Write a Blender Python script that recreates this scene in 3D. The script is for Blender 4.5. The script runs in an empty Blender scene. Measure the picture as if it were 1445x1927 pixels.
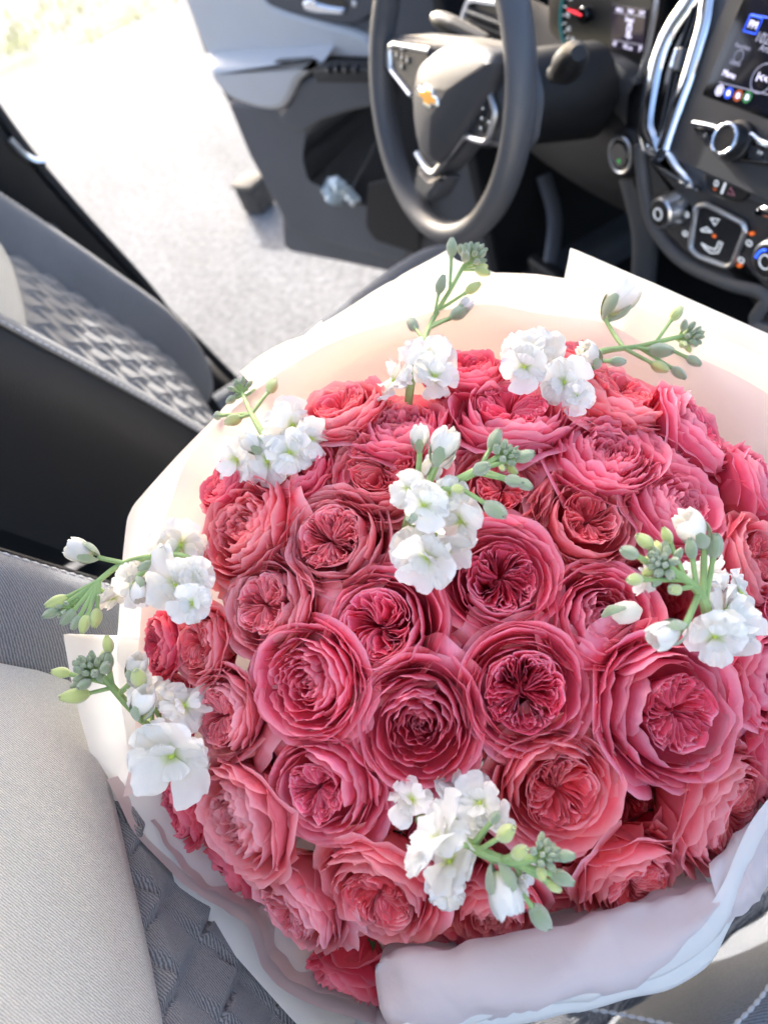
import bpy, math, random
import numpy as np
from mathutils import Vector, Matrix

random.seed(7)
rng = np.random.default_rng(7)
scene = bpy.context.scene
COL = scene.collection
V3 = lambda *a: np.array(a, float)

# ------------------------------------------------------------------ camera
CAM = V3(.574, -.005, 1.48)
FPX = 1392.0                                   # focal length in photo pixels (1445 x 1927)
def _basis(az, pitch, roll):
    a, p, r = map(math.radians, (az, pitch, roll))
    f = V3(-math.sin(a)*math.cos(p), math.cos(a)*math.cos(p), -math.sin(p))
    R = np.cross(f, V3(0, 0, 1)); R /= np.linalg.norm(R); U = np.cross(R, f)
    return f, math.cos(r)*R-math.sin(r)*U, math.sin(r)*R+math.cos(r)*U
CF, CR, CU = _basis(83.33, 49.226, 26.091)
cam_d = bpy.data.cameras.new('camera'); cam = bpy.data.objects.new('camera', cam_d); COL.objects.link(cam)
M = Matrix.Identity(4)
for i in range(3):
    M[i][0], M[i][1], M[i][2], M[i][3] = CR[i], CU[i], -CF[i], CAM[i]
cam.matrix_world = M
cam_d.sensor_fit = 'VERTICAL'; cam_d.sensor_height = 36; cam_d.sensor_width = 27
cam_d.lens = FPX/1927*36
cam_d.clip_start = .02; cam_d.clip_end = 300
cam_d.dof.use_dof = True; cam_d.dof.focus_distance = .43; cam_d.dof.aperture_fstop = 6.0
scene.camera = cam

# ------------------------------------------------------------------ light
SUN_AZ = (-.95, .10); SUN_EL = math.radians(20)
n_ = math.hypot(*SUN_AZ); SD = V3(SUN_AZ[0]/n_*math.cos(SUN_EL), SUN_AZ[1]/n_*math.cos(SUN_EL), math.sin(SUN_EL))
w = bpy.data.worlds.new('World'); scene.world = w; w.use_nodes = True
nt = w.node_tree; sky = nt.nodes.new('ShaderNodeTexSky'); sky.sky_type = 'NISHITA'; sky.sun_disc = False
sky.sun_elevation = SUN_EL; sky.sun_rotation = math.atan2(SD[0], SD[1])
sky.air_density = .7; sky.dust_density = 4.0; sky.ozone_density = .6
bg = nt.nodes['Background']; nt.links.new(sky.outputs[0], bg.inputs[0]); bg.inputs[1].default_value = .15
sd = bpy.data.lights.new('sun', 'SUN'); so = bpy.data.objects.new('sun', sd); COL.objects.link(so)
sd.energy = 2.3; sd.angle = math.radians(.6); sd.color = (1, .965, .92)
so.rotation_euler = Vector(SD).to_track_quat('Z', 'Y').to_euler()
scene.view_settings.view_transform = 'Standard'; scene.view_settings.look = 'None'
scene.view_settings.exposure = 2.32; scene.view_settings.gamma = 1
scene.render.engine = 'CYCLES'
scene.cycles.max_bounces = 10; scene.cycles.diffuse_bounces = 5; scene.cycles.transmission_bounces = 6

# ------------------------------------------------------------------ photo measuring helpers
def ray(u, v): return CF + CR*(u-722.5)/FPX - CU*(v-963.5)/FPX
def at(u, v, d): return CAM + ray(u, v)*d
def onplane(u, v, P, N):
    r = ray(u, v); return CAM + r*((np.asarray(P)-CAM)@N)/(r@N)
class Fr:
    """a plane in the car: origin, right, up, normal"""
    def __init__(s, O, X, V):
        s.O = np.array(O, float); s.X = np.array(X, float)/np.linalg.norm(X); s.V = np.array(V, float)/np.linalg.norm(V)
        s.N = np.cross(s.X, s.V)
    def px(s, u, v, off=0):
        d = onplane(u, v, s.O+s.N*off, s.N)-s.O
        return (d@s.X, d@s.V)
    def pxs(s, L, off=0): return [s.px(u, v, off) for u, v in L]
    def w(s, p, q, n=0): return s.O+s.X*p+s.V*q+s.N*n

# ------------------------------------------------------------------ materials
def lin(h):
    h = h.lstrip('#'); c = [int(h[i:i+2], 16)/255 for i in (0, 2, 4)]
    return tuple(x/12.92 if x <= .04045 else ((x+.055)/1.055)**2.4 for x in c)+(1,)
class N:
    def __init__(s, name):
        s.m = bpy.data.materials.new(name); s.m.use_nodes = True; s.t = s.m.node_tree
        s.b = s.t.nodes['Principled BSDF']; s.out = s.t.nodes['Material Output']
    def n(s, typ, **k):
        x = s.t.nodes.new('ShaderNode'+typ)
        for a, b in k.items():
            if a.startswith('i_'):
                key = a[2:]; key = int(key) if key.isdigit() else key.replace('_', ' ')
                x.inputs[key].default_value = b
            else: setattr(x, a, b)
        return x
    def l(s, a, b): s.t.links.new(a, b)
def mat(name, col, rough=.5, metal=0, bump=None, var=.0, vscale=8, emit=None, spec=.5, coat=0, alpha=1, trans=0):
    k = N(name); c = lin(col) if isinstance(col, str) else col
    b = k.b; b.inputs['Base Color'].default_value = c; b.inputs['Roughness'].default_value = rough
    b.inputs['Metallic'].default_value = metal; b.inputs['Specular IOR Level'].default_value = spec
    b.inputs['Coat Weight'].default_value = coat; b.inputs['Transmission Weight'].default_value = trans
    tc = k.n('TexCoord')
    if var:
        nz = k.n('TexNoise', i_Scale=vscale, i_Detail=5.0); k.l(tc.outputs['Object'], nz.inputs['Vector'])
        mx = k.n('MixRGB', blend_type='MULTIPLY'); mx.inputs[0].default_value = 1
        mx.inputs[1].default_value = c
        rp = k.n('ValToRGB'); rp.color_ramp.elements[0].position = .3; rp.color_ramp.elements[1].position = .7
        rp.color_ramp.elements[0].color = (1-var,)*3+(1,); rp.color_ramp.elements[1].color = (1+var*.3,)*3+(1,)
        k.l(nz.outputs[0], rp.inputs[0]); k.l(rp.outputs[0], mx.inputs[2]); k.l(mx.outputs[0], b.inputs['Base Color'])
    if bump:
        nz = k.n('TexNoise', i_Scale=bump[0], i_Detail=3.0); k.l(tc.outputs['Object'], nz.inputs['Vector'])
        bp = k.n('Bump', i_Strength=bump[1], i_Distance=.0015); k.l(nz.outputs[0], bp.inputs['Height']); k.l(bp.outputs[0], b.inputs['Normal'])
    if emit:
        b.inputs['Emission Color'].default_value = lin(emit[0]); b.inputs['Emission Strength'].default_value = emit[1]
    return k.m

# ------------------------------------------------------------------ mesh helpers
WM = {}
def root(name, label, cat, loc=(0, 0, 0), group=None, M=None):
    o = bpy.data.objects.new(name, None); COL.objects.link(o); o.empty_display_size = .02
    o.matrix_world = M if M is not None else Matrix.Translation(Vector(loc))
    WM[o] = o.matrix_world.copy()
    o['label'] = label; o['category'] = cat
    if group: o['group'] = group
    return o
def mk(name, geo, m, parent=None, smooth=True, sharp=42, local=False, label=None, kind=None, cat=None, group=None, attr=None):
    v, f = geo
    while parent is not None and parent.parent is not None and parent.parent.parent is not None: parent = parent.parent
    v = np.asarray(v, float).reshape(-1, 3)
    if parent is not None and not local:
        Mi = np.array(WM[parent].inverted()); v = v@Mi[:3, :3].T+Mi[:3, 3]
    me = bpy.data.meshes.new(name); me.from_pydata(v.tolist(), [], f)
    if attr is not None:
        a = me.attributes.new('tip', 'FLOAT', 'POINT'); a.data.foreach_set('value', np.asarray(attr, np.float32).ravel())
    if smooth:
        me.polygons.foreach_set('use_smooth', [True]*len(me.polygons))
        if sharp: me.set_sharp_from_angle(angle=math.radians(sharp))
    if m: me.materials.append(m)
    o = bpy.data.objects.new(name, me); COL.objects.link(o)
    if parent is not None:
        o.parent = parent; WM[o] = WM[parent]
    else: WM[o] = Matrix.Identity(4)
    for a, b in (('label', label), ('kind', kind), ('category', cat), ('group', group)):
        if b: o[a] = b
    return o
def join(*gs):
    V, Fc, n = [], [], 0
    for v, f in gs:
        v = np.asarray(v, float).reshape(-1, 3); V.append(v); Fc += [[i+n for i in q] for q in f]; n += len(v)
    return np.concatenate(V), Fc
def grid(P, cu=False, cv=False):
    P = np.asarray(P, float); a, b = P.shape[:2]; F = []
    for i in range(a if cu else a-1):
        for j in range(b if cv else b-1):
            i2, j2 = (i+1) % a, (j+1) % b
            F.append([i*b+j, i2*b+j, i2*b+j2, i*b+j2])
    return P.reshape(-1, 3), F
def smoothline(P, n=40, closed=False):
    """Catmull-Rom through P, resampled evenly"""
    P = np.asarray(P, float); m = len(P); out = []
    rngi = range(m if closed else m-1)
    for i in rngi:
        p1, p2 = P[i], P[(i+1) % m]
        p0 = P[i-1] if (closed or i > 0) else 2*p1-p2
        p3 = P[(i+2) % m] if (closed or i+2 < m) else 2*p2-p1
        for t in np.linspace(0, 1, 12, endpoint=False):
            out.append(.5*((2*p1)+(p2-p0)*t+(2*p0-5*p1+4*p2-p3)*t*t+(3*p1-p0-3*p2+p3)*t**3))
    if closed: out.append(out[0])
    else: out.append(P[-1])
    return resample(np.array(out), n, closed)
def resample(P, n, closed=False):
    P = np.asarray(P, float)
    d = np.r_[0, np.cumsum(np.linalg.norm(np.diff(P, axis=0), axis=1))]
    t = np.linspace(0, d[-1], n+1)[:-1] if closed else np.linspace(0, d[-1], n)
    return np.stack([np.interp(t, d, P[:, k]) for k in range(P.shape[1])], 1)
def roundpoly(P, r, k=5):
    """polygon with rounded corners"""
    P = [np.array(p, float) for p in P]; out = []; m = len(P)
    for i in range(m):
        a, b, c = P[i-1], P[i], P[(i+1) % m]
        da, dc = a-b, c-b; la, lc = np.linalg.norm(da), np.linalg.norm(dc)
        rr = min(r, la*.45, lc*.45); s, e = b+da/la*rr, b+dc/lc*rr
        for t in np.linspace(0, 1, k): out.append((1-t)**2*s+2*t*(1-t)*b+t*t*e)
    return np.array(out)
def tube(pts, r, n=10, closed=False, caps=True, flat=1.0, up=None):
    P = np.asarray(pts, float); m = len(P); r = np.broadcast_to(np.asarray(r, float), (m,))
    T = np.gradient(P, axis=0)
    if closed: T = np.roll(P, -1, 0)-np.roll(P, 1, 0)
    T /= np.linalg.norm(T, axis=1)[:, None]+1e-12
    u = np.cross(T[0], [0, 0, 1.]) if up is None else np.cross(T[0], up)
    if np.linalg.norm(u) < 1e-4: u = np.cross(T[0], [0, 1., 0])
    u /= np.linalg.norm(u); G = []
    for i in range(m):
        u = u-T[i]*(u@T[i])
        if up is not None:
            c = np.cross(T[i], up)
            if np.linalg.norm(c) > 1e-4: u = c
        u = u/np.linalg.norm(u); w_ = np.cross(T[i], u)
        a = np.linspace(0, 2*math.pi, n, endpoint=False)
        G.append(P[i]+r[i]*(np.cos(a)[:, None]*u+flat*np.sin(a)[:, None]*w_))
    v, f = grid(G, cu=closed, cv=True)
    if caps and not closed: f = f+[list(range(n))[::-1], [(m-1)*n+k for k in range(n)]]
    return v, f
def area2(P): return .5*np.sum(P[:, 0]*np.roll(P[:, 1], -1)-np.roll(P[:, 0], -1)*P[:, 1])
def inset(P, d):
    T = np.roll(P, -1, 0)-np.roll(P, 1, 0); T /= np.linalg.norm(T, axis=1)[:, None]+1e-12
    return P+np.stack([-T[:, 1], T[:, 0]], 1)*d
def prism(fr, poly, n0, n1, bev=.0015, dome=0):
    """outline in the plane fr, from height n0 to n1 along its normal, with a bevelled (and domed) top"""
    P = np.array([p[:2] for p in poly], float)
    if area2(P) < 0: P = P[::-1]
    m = len(P); loops = [(P, n0), (P, n1-bev), (inset(P, bev*.35), n1-bev*.35), (inset(P, bev), n1)]
    c = P.mean(0)
    if dome:
        for s in (.8, .55, .28):
            Q = c+(inset(P, bev)-c)*s; loops.append((Q, n1+dome*(1-s*s)))
    V = [[fr.w(p, q, h) for p, q in L] for L, h in loops]
    v, f = grid(V, cv=True)
    k = len(loops)
    f = f+[[(k-1)*m+i for i in range(m)], list(range(m))[::-1]]
    return v, f
def ringp(fr, poly, r, n=0, flat=1.0, sides=8):
    P = [fr.w(p, q, n) for p, q in poly]
    return tube(P, r, sides, closed=True, flat=flat, up=fr.N)
def box(c, s, R=None, bev=0):
    c = np.array(c, float); s = np.array(s, float)/2
    q = np.array([[x, y, z] for x in (-1, 1) for y in (-1, 1) for z in (-1, 1)], float)
    F = [[0, 1, 3, 2], [4, 6, 7, 5], [0, 4, 5, 1], [2, 3, 7, 6], [0, 2, 6, 4], [1, 5, 7, 3]]
    if not bev:
        v = q*s
        if R is not None: v = v@np.array(R).T
        return v+c, F
    import bmesh
    bm = bmesh.new(); vs = [bm.verts.new(x*s) for x in q]
    for f in F: bm.faces.new([vs[i] for i in f])
    bmesh.ops.bevel(bm, geom=bm.edges[:], offset=bev, segments=3, affect='EDGES', profile=.5)
    bm.verts.ensure_lookup_table()
    v = np.array([x.co[:] for x in bm.verts]); f = [[x.index for x in p.verts] for p in bm.faces]; bm.free()
    if R is not None: v = v@np.array(R).T
    return v+c, f
def lathe(C, A, prof, n=24):
    """profile [(r, h)] round the axis A through C"""
    A = np.array(A, float)/np.linalg.norm(A); u = np.cross(A, [0, 0, 1.])
    if np.linalg.norm(u) < 1e-3: u = np.cross(A, [1., 0, 0])
    u /= np.linalg.norm(u); w_ = np.cross(A, u); a = np.linspace(0, 2*math.pi, n, endpoint=False)
    G = [C+A*h+r*(np.cos(a)[:, None]*u+np.sin(a)[:, None]*w_) for r, h in prof]
    v, f = grid(G, cv=True); m = len(prof)
    return v, f+[list(range(n))[::-1], [(m-1)*n+i for i in range(n)]]
def circ(c, r, n=24, ry=None): return [(c[0]+r*math.cos(a), c[1]+(ry or r)*math.sin(a)) for a in np.linspace(0, 2*math.pi, n, endpoint=False)]
def text(name, s, fr, pq, size, n, m, parent):
    cu = bpy.data.curves.new('t', 'FONT'); cu.body = s; cu.size = size; cu.align_x = 'CENTER'; cu.align_y = 'CENTER'; cu.extrude = .0001
    t = bpy.data.objects.new('t', cu); COL.objects.link(t); dg = bpy.context.evaluated_depsgraph_get()
    me = t.evaluated_get(dg).to_mesh(); v = np.array([x.co[:] for x in me.vertices]); f = [list(p.vertices) for p in me.polygons]
    t.evaluated_get(dg).to_mesh_clear(); bpy.data.objects.remove(t); bpy.data.curves.remove(cu)
    if len(v) == 0: return
    W = np.array([fr.w(pq[0]+x, pq[1]+y, n+z) for x, y, z in v])
    return mk(name, (W, f), m, parent, smooth=False)
def dup_tree(o, parent=None, M=None):
    c = o.copy(); COL.objects.link(c); c.parent = parent
    if M is not None: c.matrix_world = M
    for ch in list(o.children): dup_tree(ch, c)
    return c

# ================================================================== SETTING
def fabric(name, c1, c2, scale, rib=.5, rough=.95, ang=.6):
    k = N(name); b = k.b; b.inputs['Roughness'].default_value = rough; b.inputs['Specular IOR Level'].default_value = .15
    b.inputs['Sheen Weight'].default_value = .25
    tc = k.n('TexCoord'); mp = k.n('Mapping'); mp.inputs['Rotation'].default_value = (.3, ang, .5); k.l(tc.outputs['Object'], mp.inputs[0])
    w1 = k.n('TexWave', i_Scale=scale, i_Distortion=2.5, i_Detail=2.0); w1.inputs['Detail Scale'].default_value = 2.0; k.l(mp.outputs[0], w1.inputs[0])
    nz = k.n('TexNoise', i_Scale=scale*4, i_Detail=3.0); k.l(tc.outputs['Object'], nz.inputs['Vector'])
    mx = k.n('MixRGB'); mx.inputs[0].default_value = .5; k.l(w1.outputs[0], mx.inputs[1]); k.l(nz.outputs[0], mx.inputs[2])
    rp = k.n('ValToRGB'); rp.color_ramp.elements[0].position = .3; rp.color_ramp.elements[1].position = .72
    rp.color_ramp.elements[0].color = lin(c1); rp.color_ramp.elements[1].color = lin(c2)
    k.l(mx.outputs[0], rp.inputs[0])
    n2 = k.n('TexNoise', i_Scale=9.0, i_Detail=4.0); k.l(tc.outputs['Object'], n2.inputs['Vector'])
    m2 = k.n('MixRGB', blend_type='OVERLAY'); m2.inputs[0].default_value = .25
    k.l(rp.outputs[0], m2.inputs[1]); k.l(n2.outputs[0], m2.inputs[2]); k.l(m2.outputs[0], b.inputs['Base Color'])
    bp = k.n('Bump', i_Strength=rib, i_Distance=.0012); k.l(mx.outputs[0], bp.inputs['Height']); k.l(bp.outputs[0], b.inputs['Normal'])
    return k.m
def ground_mat():
    k = N('pale_concrete'); tc = k.n('TexCoord')
    mp = k.n('Mapping'); mp.inputs['Scale'].default_value = (.5, 1.6, 1); mp.inputs['Rotation'].default_value = (0, 0, .25); k.l(tc.outputs['Object'], mp.inputs[0])
    n1 = k.n('TexNoise', i_Scale=1.6, i_Detail=10.0, i_Roughness=.62); k.l(mp.outputs[0], n1.inputs['Vector'])
    n2 = k.n('TexNoise', i_Scale=42.0, i_Detail=6.0); k.l(tc.outputs['Object'], n2.inputs['Vector'])
    r1 = k.n('ValToRGB'); r1.color_ramp.elements[0].position = .34; r1.color_ramp.elements[1].position = .66
    r1.color_ramp.elements[0].color = (.135, .137, .142, 1); r1.color_ramp.elements[1].color = (.195, .197, .202, 1); k.l(n1.outputs[0], r1.inputs[0])
    m = k.n('MixRGB', blend_type='OVERLAY'); m.inputs[0].default_value = .7; k.l(r1.outputs[0], m.inputs[1]); k.l(n2.outputs[0], m.inputs[2])
    k.l(m.outputs[0], k.b.inputs['Base Color']); k.b.inputs['Roughness'].default_value = .95
    bp = k.n('Bump', i_Strength=.6, i_Distance=.01); k.l(n2.outputs[0], bp.inputs['Height']); k.l(bp.outputs[0], k.b.inputs['Normal'])
    return k.m
def verge_mat():
    k = N('sandy_verge'); tc = k.n('TexCoord')
    n1 = k.n('TexNoise', i_Scale=2.2, i_Detail=7.0, i_Roughness=.65); k.l(tc.outputs['Object'], n1.inputs['Vector'])
    r1 = k.n('ValToRGB'); r1.color_ramp.elements[0].position = .38; r1.color_ramp.elements[1].position = .6
    r1.color_ramp.elements[0].color = lin('6d7340'); r1.color_ramp.elements[1].color = (.19, .18, .16, 1); k.l(n1.outputs[0], r1.inputs[0])
    k.l(r1.outputs[0], k.b.inputs['Base Color']); k.b.inputs['Roughness'].default_value = .95
    return k.m
m_conc = ground_mat(); m_verge = verge_mat()
gr = mk('ground', (np.array([[-60, -60, 0], [60, -60, 0], [60, 60, 0], [-60, 60, 0.]]), [[0, 1, 2, 3]]), m_verge, smooth=False, kind='structure')
dy = np.linspace(-30, 30, 121)
ex = -6.15+.26*dy*.55+.10*np.sin(dy*1.7)+.07*np.sin(dy*4.1+1)
dv = mk('driveway', grid(np.stack([np.stack([ex, dy, np.full_like(dy, .004)], 1), np.stack([np.full_like(dy, 12), dy, np.full_like(dy, .004)], 1)])), m_conc, smooth=False, kind='structure')
# dry grass on the verge
bl_v, bl_f = [], []
for i in range(5200):
    y = rng.uniform(-5, 7); edge = -6.15+.143*y
    x = edge-abs(rng.normal())*2.6+.12
    if math.sin(x*2.3+y*1.1)+math.sin(y*2.9-x) + rng.normal()*.5 < .15: continue
    h = rng.uniform(.03, .11); a = rng.uniform(0, 6.28); t = rng.normal(size=2)*.04; wv = .006
    n = len(bl_v)
    bl_v += [(x-wv*math.cos(a), y-wv*math.sin(a), 0), (x+wv*math.cos(a), y+wv*math.sin(a), 0), (x+t[0], y+t[1], h)]; bl_f.append([n, n+1, n+2])
mk('grass', (bl_v, bl_f), mat('dry_grass', '8c9450', .9, var=.35, vscale=2), smooth=False, kind='stuff', label='thin dry grass growing on the sandy verge past the driveway', cat='grass')

# ------------------------------------------------------------------ interior materials
m_black = mat('black_plastic', '141518', .55, bump=(900, .25), var=.1)
m_deep = mat('footwell_carpet', '0f1013', .95, bump=(500, .6), var=.2)
m_dash = mat('charcoal_dash_plastic', '303236', .5, bump=(1100, .3), var=.12)
m_grey = mat('grey_trim_plastic', '4a4d53', .5, bump=(900, .25), var=.08)
m_doord = mat('door_dark_grey', '585a5f', .55, bump=(800, .25), var=.1)
m_doorl = mat('door_light_grey', 'c4c6c9', .55, bump=(800, .2), var=.05)
m_pod = mat('handle_pod_grey', '4e5157', .4, bump=(800, .1), var=.05)
m_chrome = mat('chrome', 'e9edf2', .08, 1)
m_satin = mat('satin_silver', 'd8dbe0', .3, 1)
m_rim = mat('wheel_rim_polymer', '505257', .38, bump=(1300, .18), var=.08)
m_hub = mat('hub_cover', '3c3e44', .42, bump=(1500, .2), var=.06)
m_gloss = mat('gloss_black', '08090b', .12, coat=.5)
m_btn = mat('button_black', '222429', .4)
m_gold = mat('gold_enamel', 'd99a3f', .3, .6)
m_icon = mat('icon_print', 'b9bec4', .5, emit=('b9bec4', .25))
m_iconw = mat('screen_text', 'e8e6ff', .5, emit=('e8e2ff', .3))
m_icond = mat('screen_dim_text', '8c8ca0', .5, emit=('9c9cb4', .12))
m_led = mat('amber_led', 'd8622a', .5, emit=('ff7a2e', .12))
m_scr = mat('screen_glass', '11121a', .06, emit=('15161f', .10))
m_blue = mat('screen_blue', '2a5cff', .4, emit=('2a5cff', .35))
m_green = mat('screen_green', '3fae58', .4, emit=('3fae58', .12))
m_red = mat('needle_red', 'e01030', .4, emit=('ff1030', .3))
m_teal = mat('gauge_teal', '1d5a5c', .4, emit=('1d6a6c', .12))
m_bol = fabric('seat_bolster_fabric', '5c5e63', '86888c', 200, .5)
m_yoke = fabric('seat_yoke_fabric', '97968f', 'd2d0c9', 230, .7)
m_ins = fabric('seat_insert_fabric', '5c5d61', '8f9092', 260, .7, ang=1.1)
m_side = mat('seat_side_vinyl', '18191d', .6, bump=(700, .4), var=.1)
m_stitch = mat('pale_stitching_thread', 'b9babd', .7)

# ================================================================== CAR BODY
car = root('car', 'car interior with grey seats, steering wheel, dashboard and open driver door', 'car', (0, 0, .2))
mk('floor_pan', box((0, -.2, .30), (1.5, 2.7, .06), bev=.01), m_deep, car)
mk('firewall', box((0, 1.12, .65), (1.5, .06, .78), bev=.01), m_deep, car)
def slab(rows): return grid(np.array(rows, float))
# unseen roof frame added to shade the bouquet; sunroof opening invented for sky light
def rail(s, prof):
    G = []
    for y, dz in ((-1.9, -.2), (-1.6, -.05), (-.8, 0), (0, 0), (.25, -.02), (.42, -.08)):
        G.append([(s*x, y, z+dz) for x, z in prof])
    return grid(G)
m_head = mat('added_roof_headliner', 'c9c6be', .9, bump=(500, .3))
mk('added_roof_rail', rail(-1, smoothline([(.715, 1.455), (.712, 1.48), (.67, 1.55), (.56, 1.60), (.40, 1.625), (.39, 1.61), (.55, 1.57), (.65, 1.52), (.69, 1.47), (.715, 1.455)], 24)), m_head, car)
mk('added_roof_rail', rail(1, smoothline([(.715, 1.46), (.70, 1.53), (.64, 1.58), (.60, 1.575), (.66, 1.52), (.715, 1.46)], 16)), m_head, car)
mk('windshield_pillar', tube(smoothline([(-.68, .36, 1.42), (-.72, .7, 1.25), (-.77, 1.1, 1.04)], 12), .04, 10), m_black, car)
mk('windshield_pillar', tube(smoothline([(.68, .36, 1.46), (.72, .7, 1.27), (.77, 1.1, 1.04)], 12), .04, 10), m_black, car)
mk('rear_door_panel', box((-.80, -1.1, .72), (.07, 1.34, .80), bev=.02), m_black, car)
mk('rear_bulkhead', box((0, -1.75, .7), (1.5, .08, .8), bev=.02), m_black, car)
# B pillar: front edge measured in the photograph, x = -.80
edge = smoothline([(-.10, 1.62), (-.105, 1.35), (-.112, 1.135), (-.098, .985), (-.068, .80), (-.052, .62), (-.02, .50), (.06, .42), (.2, .40)], 40)
pil = []
for t, xo in ((0, -.86), (0, -.80), (.004, -.790), (.03, -.784)):
    pil.append([(xo, y-t, z) for y, z in edge])
pil.append([(-.784, -.42 if z < 1.12 else -.30, z) for y, z in edge]); pil.append([(-.86, -.42 if z < 1.12 else -.30, z) for y, z in edge])
mk('pillar_trim', grid(pil), m_black, car)
sl = smoothline([(-.052, .66), (-.02, .50), (.06, .42), (.2, .40), (.9, .40), (1.1, .45)], 30)
mk('door_seal', tube([(-.80, y+.006, z) for y, z in np.vstack([edge[:26], sl[4:]])], .009, 8), mat('rubber_seal', '202226', .5), car)
mk('sill', box((-.78, .45, .34), (.16, 1.5, .10), bev=.03), m_grey, car)
mk('pillar_upper_trim', join(box((-.776, -.225, 1.335), (.02, .19, .42), bev=.008)), mat('pillar_grey_trim', '6c7076', .5, bump=(600, .2)), car)
P0 = onplane(47, 292, (-.77, 0, 0), V3(1, 0, 0)); P1 = onplane(68, 303, (-.77, 0, 0), V3(1, 0, 0)); P2 = onplane(86, 304, (-.77, 0, 0), V3(1, 0, 0)); Pm = onplane(18, 262, (-.77, 0, 0), V3(1, 0, 0))
mk('trim_clip', tube(smoothline([Pm, P0, P1, P2], 14), .006, 8), m_satin, car)
Pk = onplane(97, 440, (-.77, 0, 0), V3(1, 0, 0))
mk('belt_anchor', lathe(Pk, (1, .2, .1), [(.017, -.012), (.017, .004), (.013, .012), (.004, .016)], 16), mat('dark_knob', '3a3e45', .3), car)
console = mk('center_console', box((0, .05, .50), (.19, 1.0, .34), bev=.03), m_black, car)
mk('kick_panel', box((-.80, .95, .66), (.05, .62, .74), bev=.01), m_deep, car)
mk('belt_buckle', box((-.115, -.10, .67), (.03, .05, .12), bev=.008), m_black, console)

# ================================================================== SEATS
def tilef(u, v):
    """folded wedge pattern pressed into the seat insert"""
    a, b = u+v, u-v
    ia, ib = np.floor(a), np.floor(b); fa, fb = a-ia, b-ib
    odd = (ia+ib) % 2
    h = np.where(odd > .5, fa*(1-.35*fb), fb*(1-.35*fa))
    h = h*np.minimum(1, (1-np.maximum(fa, fb))/.16)
    return h
def seat_surface(spine, cx, xs, dfun, nz=60, shape=None):
    S = smoothline(spine, nz); T = np.gradient(S, axis=0); T /= np.linalg.norm(T, axis=1)[:, None]
    Nn = np.stack([T[:, 1], -T[:, 0]], 1)
    L = np.r_[0, np.cumsum(np.linalg.norm(np.diff(S, axis=0), axis=1))]
    G = []
    for i in range(nz):
        row = []
        for x in xs:
            d = dfun(x, L[i], i/(nz-1)); xx = cx+x
            row.append((xx, S[i, 0]+Nn[i, 0]*d, S[i, 1]+Nn[i, 1]*d))
        G.append(row)
    return np.array(G)
BACK0 = [(-.10, .655), (-.052, .685), (-.032, .76), (-.042, .85), (-.082, .96), (-.122, 1.06), (-.165, 1.16), (-.215, 1.28), (-.25, 1.38)]
CUSH0 = [(-.06, .665), (.05, .672), (.2, .69), (.35, .71), (.43, .705), (.475, .67), (.485, .60), (.48, .5)][::-1]
def insert_d(amp, cell):
    def f(x, s, t):
        e = min(1, max(0, (.150-abs(x))/.012))*min(1, (1-t)/.05)
        return -.040-.008*(abs(x)/.15)**2-.006*(1-e)+amp*float(tilef(np.float64(x/cell+.13), np.float64(s/cell)))*e
    return f
def bolster_xd(n=18):
    p = smoothline([(.149, -.050), (.155, -.042), (.172, -.020), (.192, -.004), (.208, 0), (.222, -.004)], n)
    return p
def side_xd(n=10): return smoothline([(.2225, -.0045), (.236, -.016), (.245, -.04), (.247, -.09), (.247, -.16), (.238, -.21)], n)
def strip(spine, cx, xd, sgn, nz, fade=None):
    S = smoothline(spine, nz); T = np.gradient(S, axis=0); T /= np.linalg.norm(T, axis=1)[:, None]; Nn = np.stack([T[:, 1], -T[:, 0]], 1)
    G = np.zeros((nz, len(xd), 3))
    for i in range(nz):
        for j, (x, d) in enumerate(xd):
            G[i, j] = (cx+sgn*x, S[i, 0]+Nn[i, 0]*d, S[i, 1]+Nn[i, 1]*d)
    return G
def dashes(P, ln, gap, r, twist=0):
    P = np.asarray(P); L = np.r_[0, np.cumsum(np.linalg.norm(np.diff(P, axis=0), axis=1))]; gs = []
    t = 0
    while t+ln < L[-1]:
        q = np.stack([np.interp([t, t+ln/2, t+ln], L, P[:, k]) for k in range(3)], 1)
        q[1] += 0
        gs.append(tube(q, [r*.5, r, r*.5], 6)); t += ln+gap
    return join(*gs)
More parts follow.
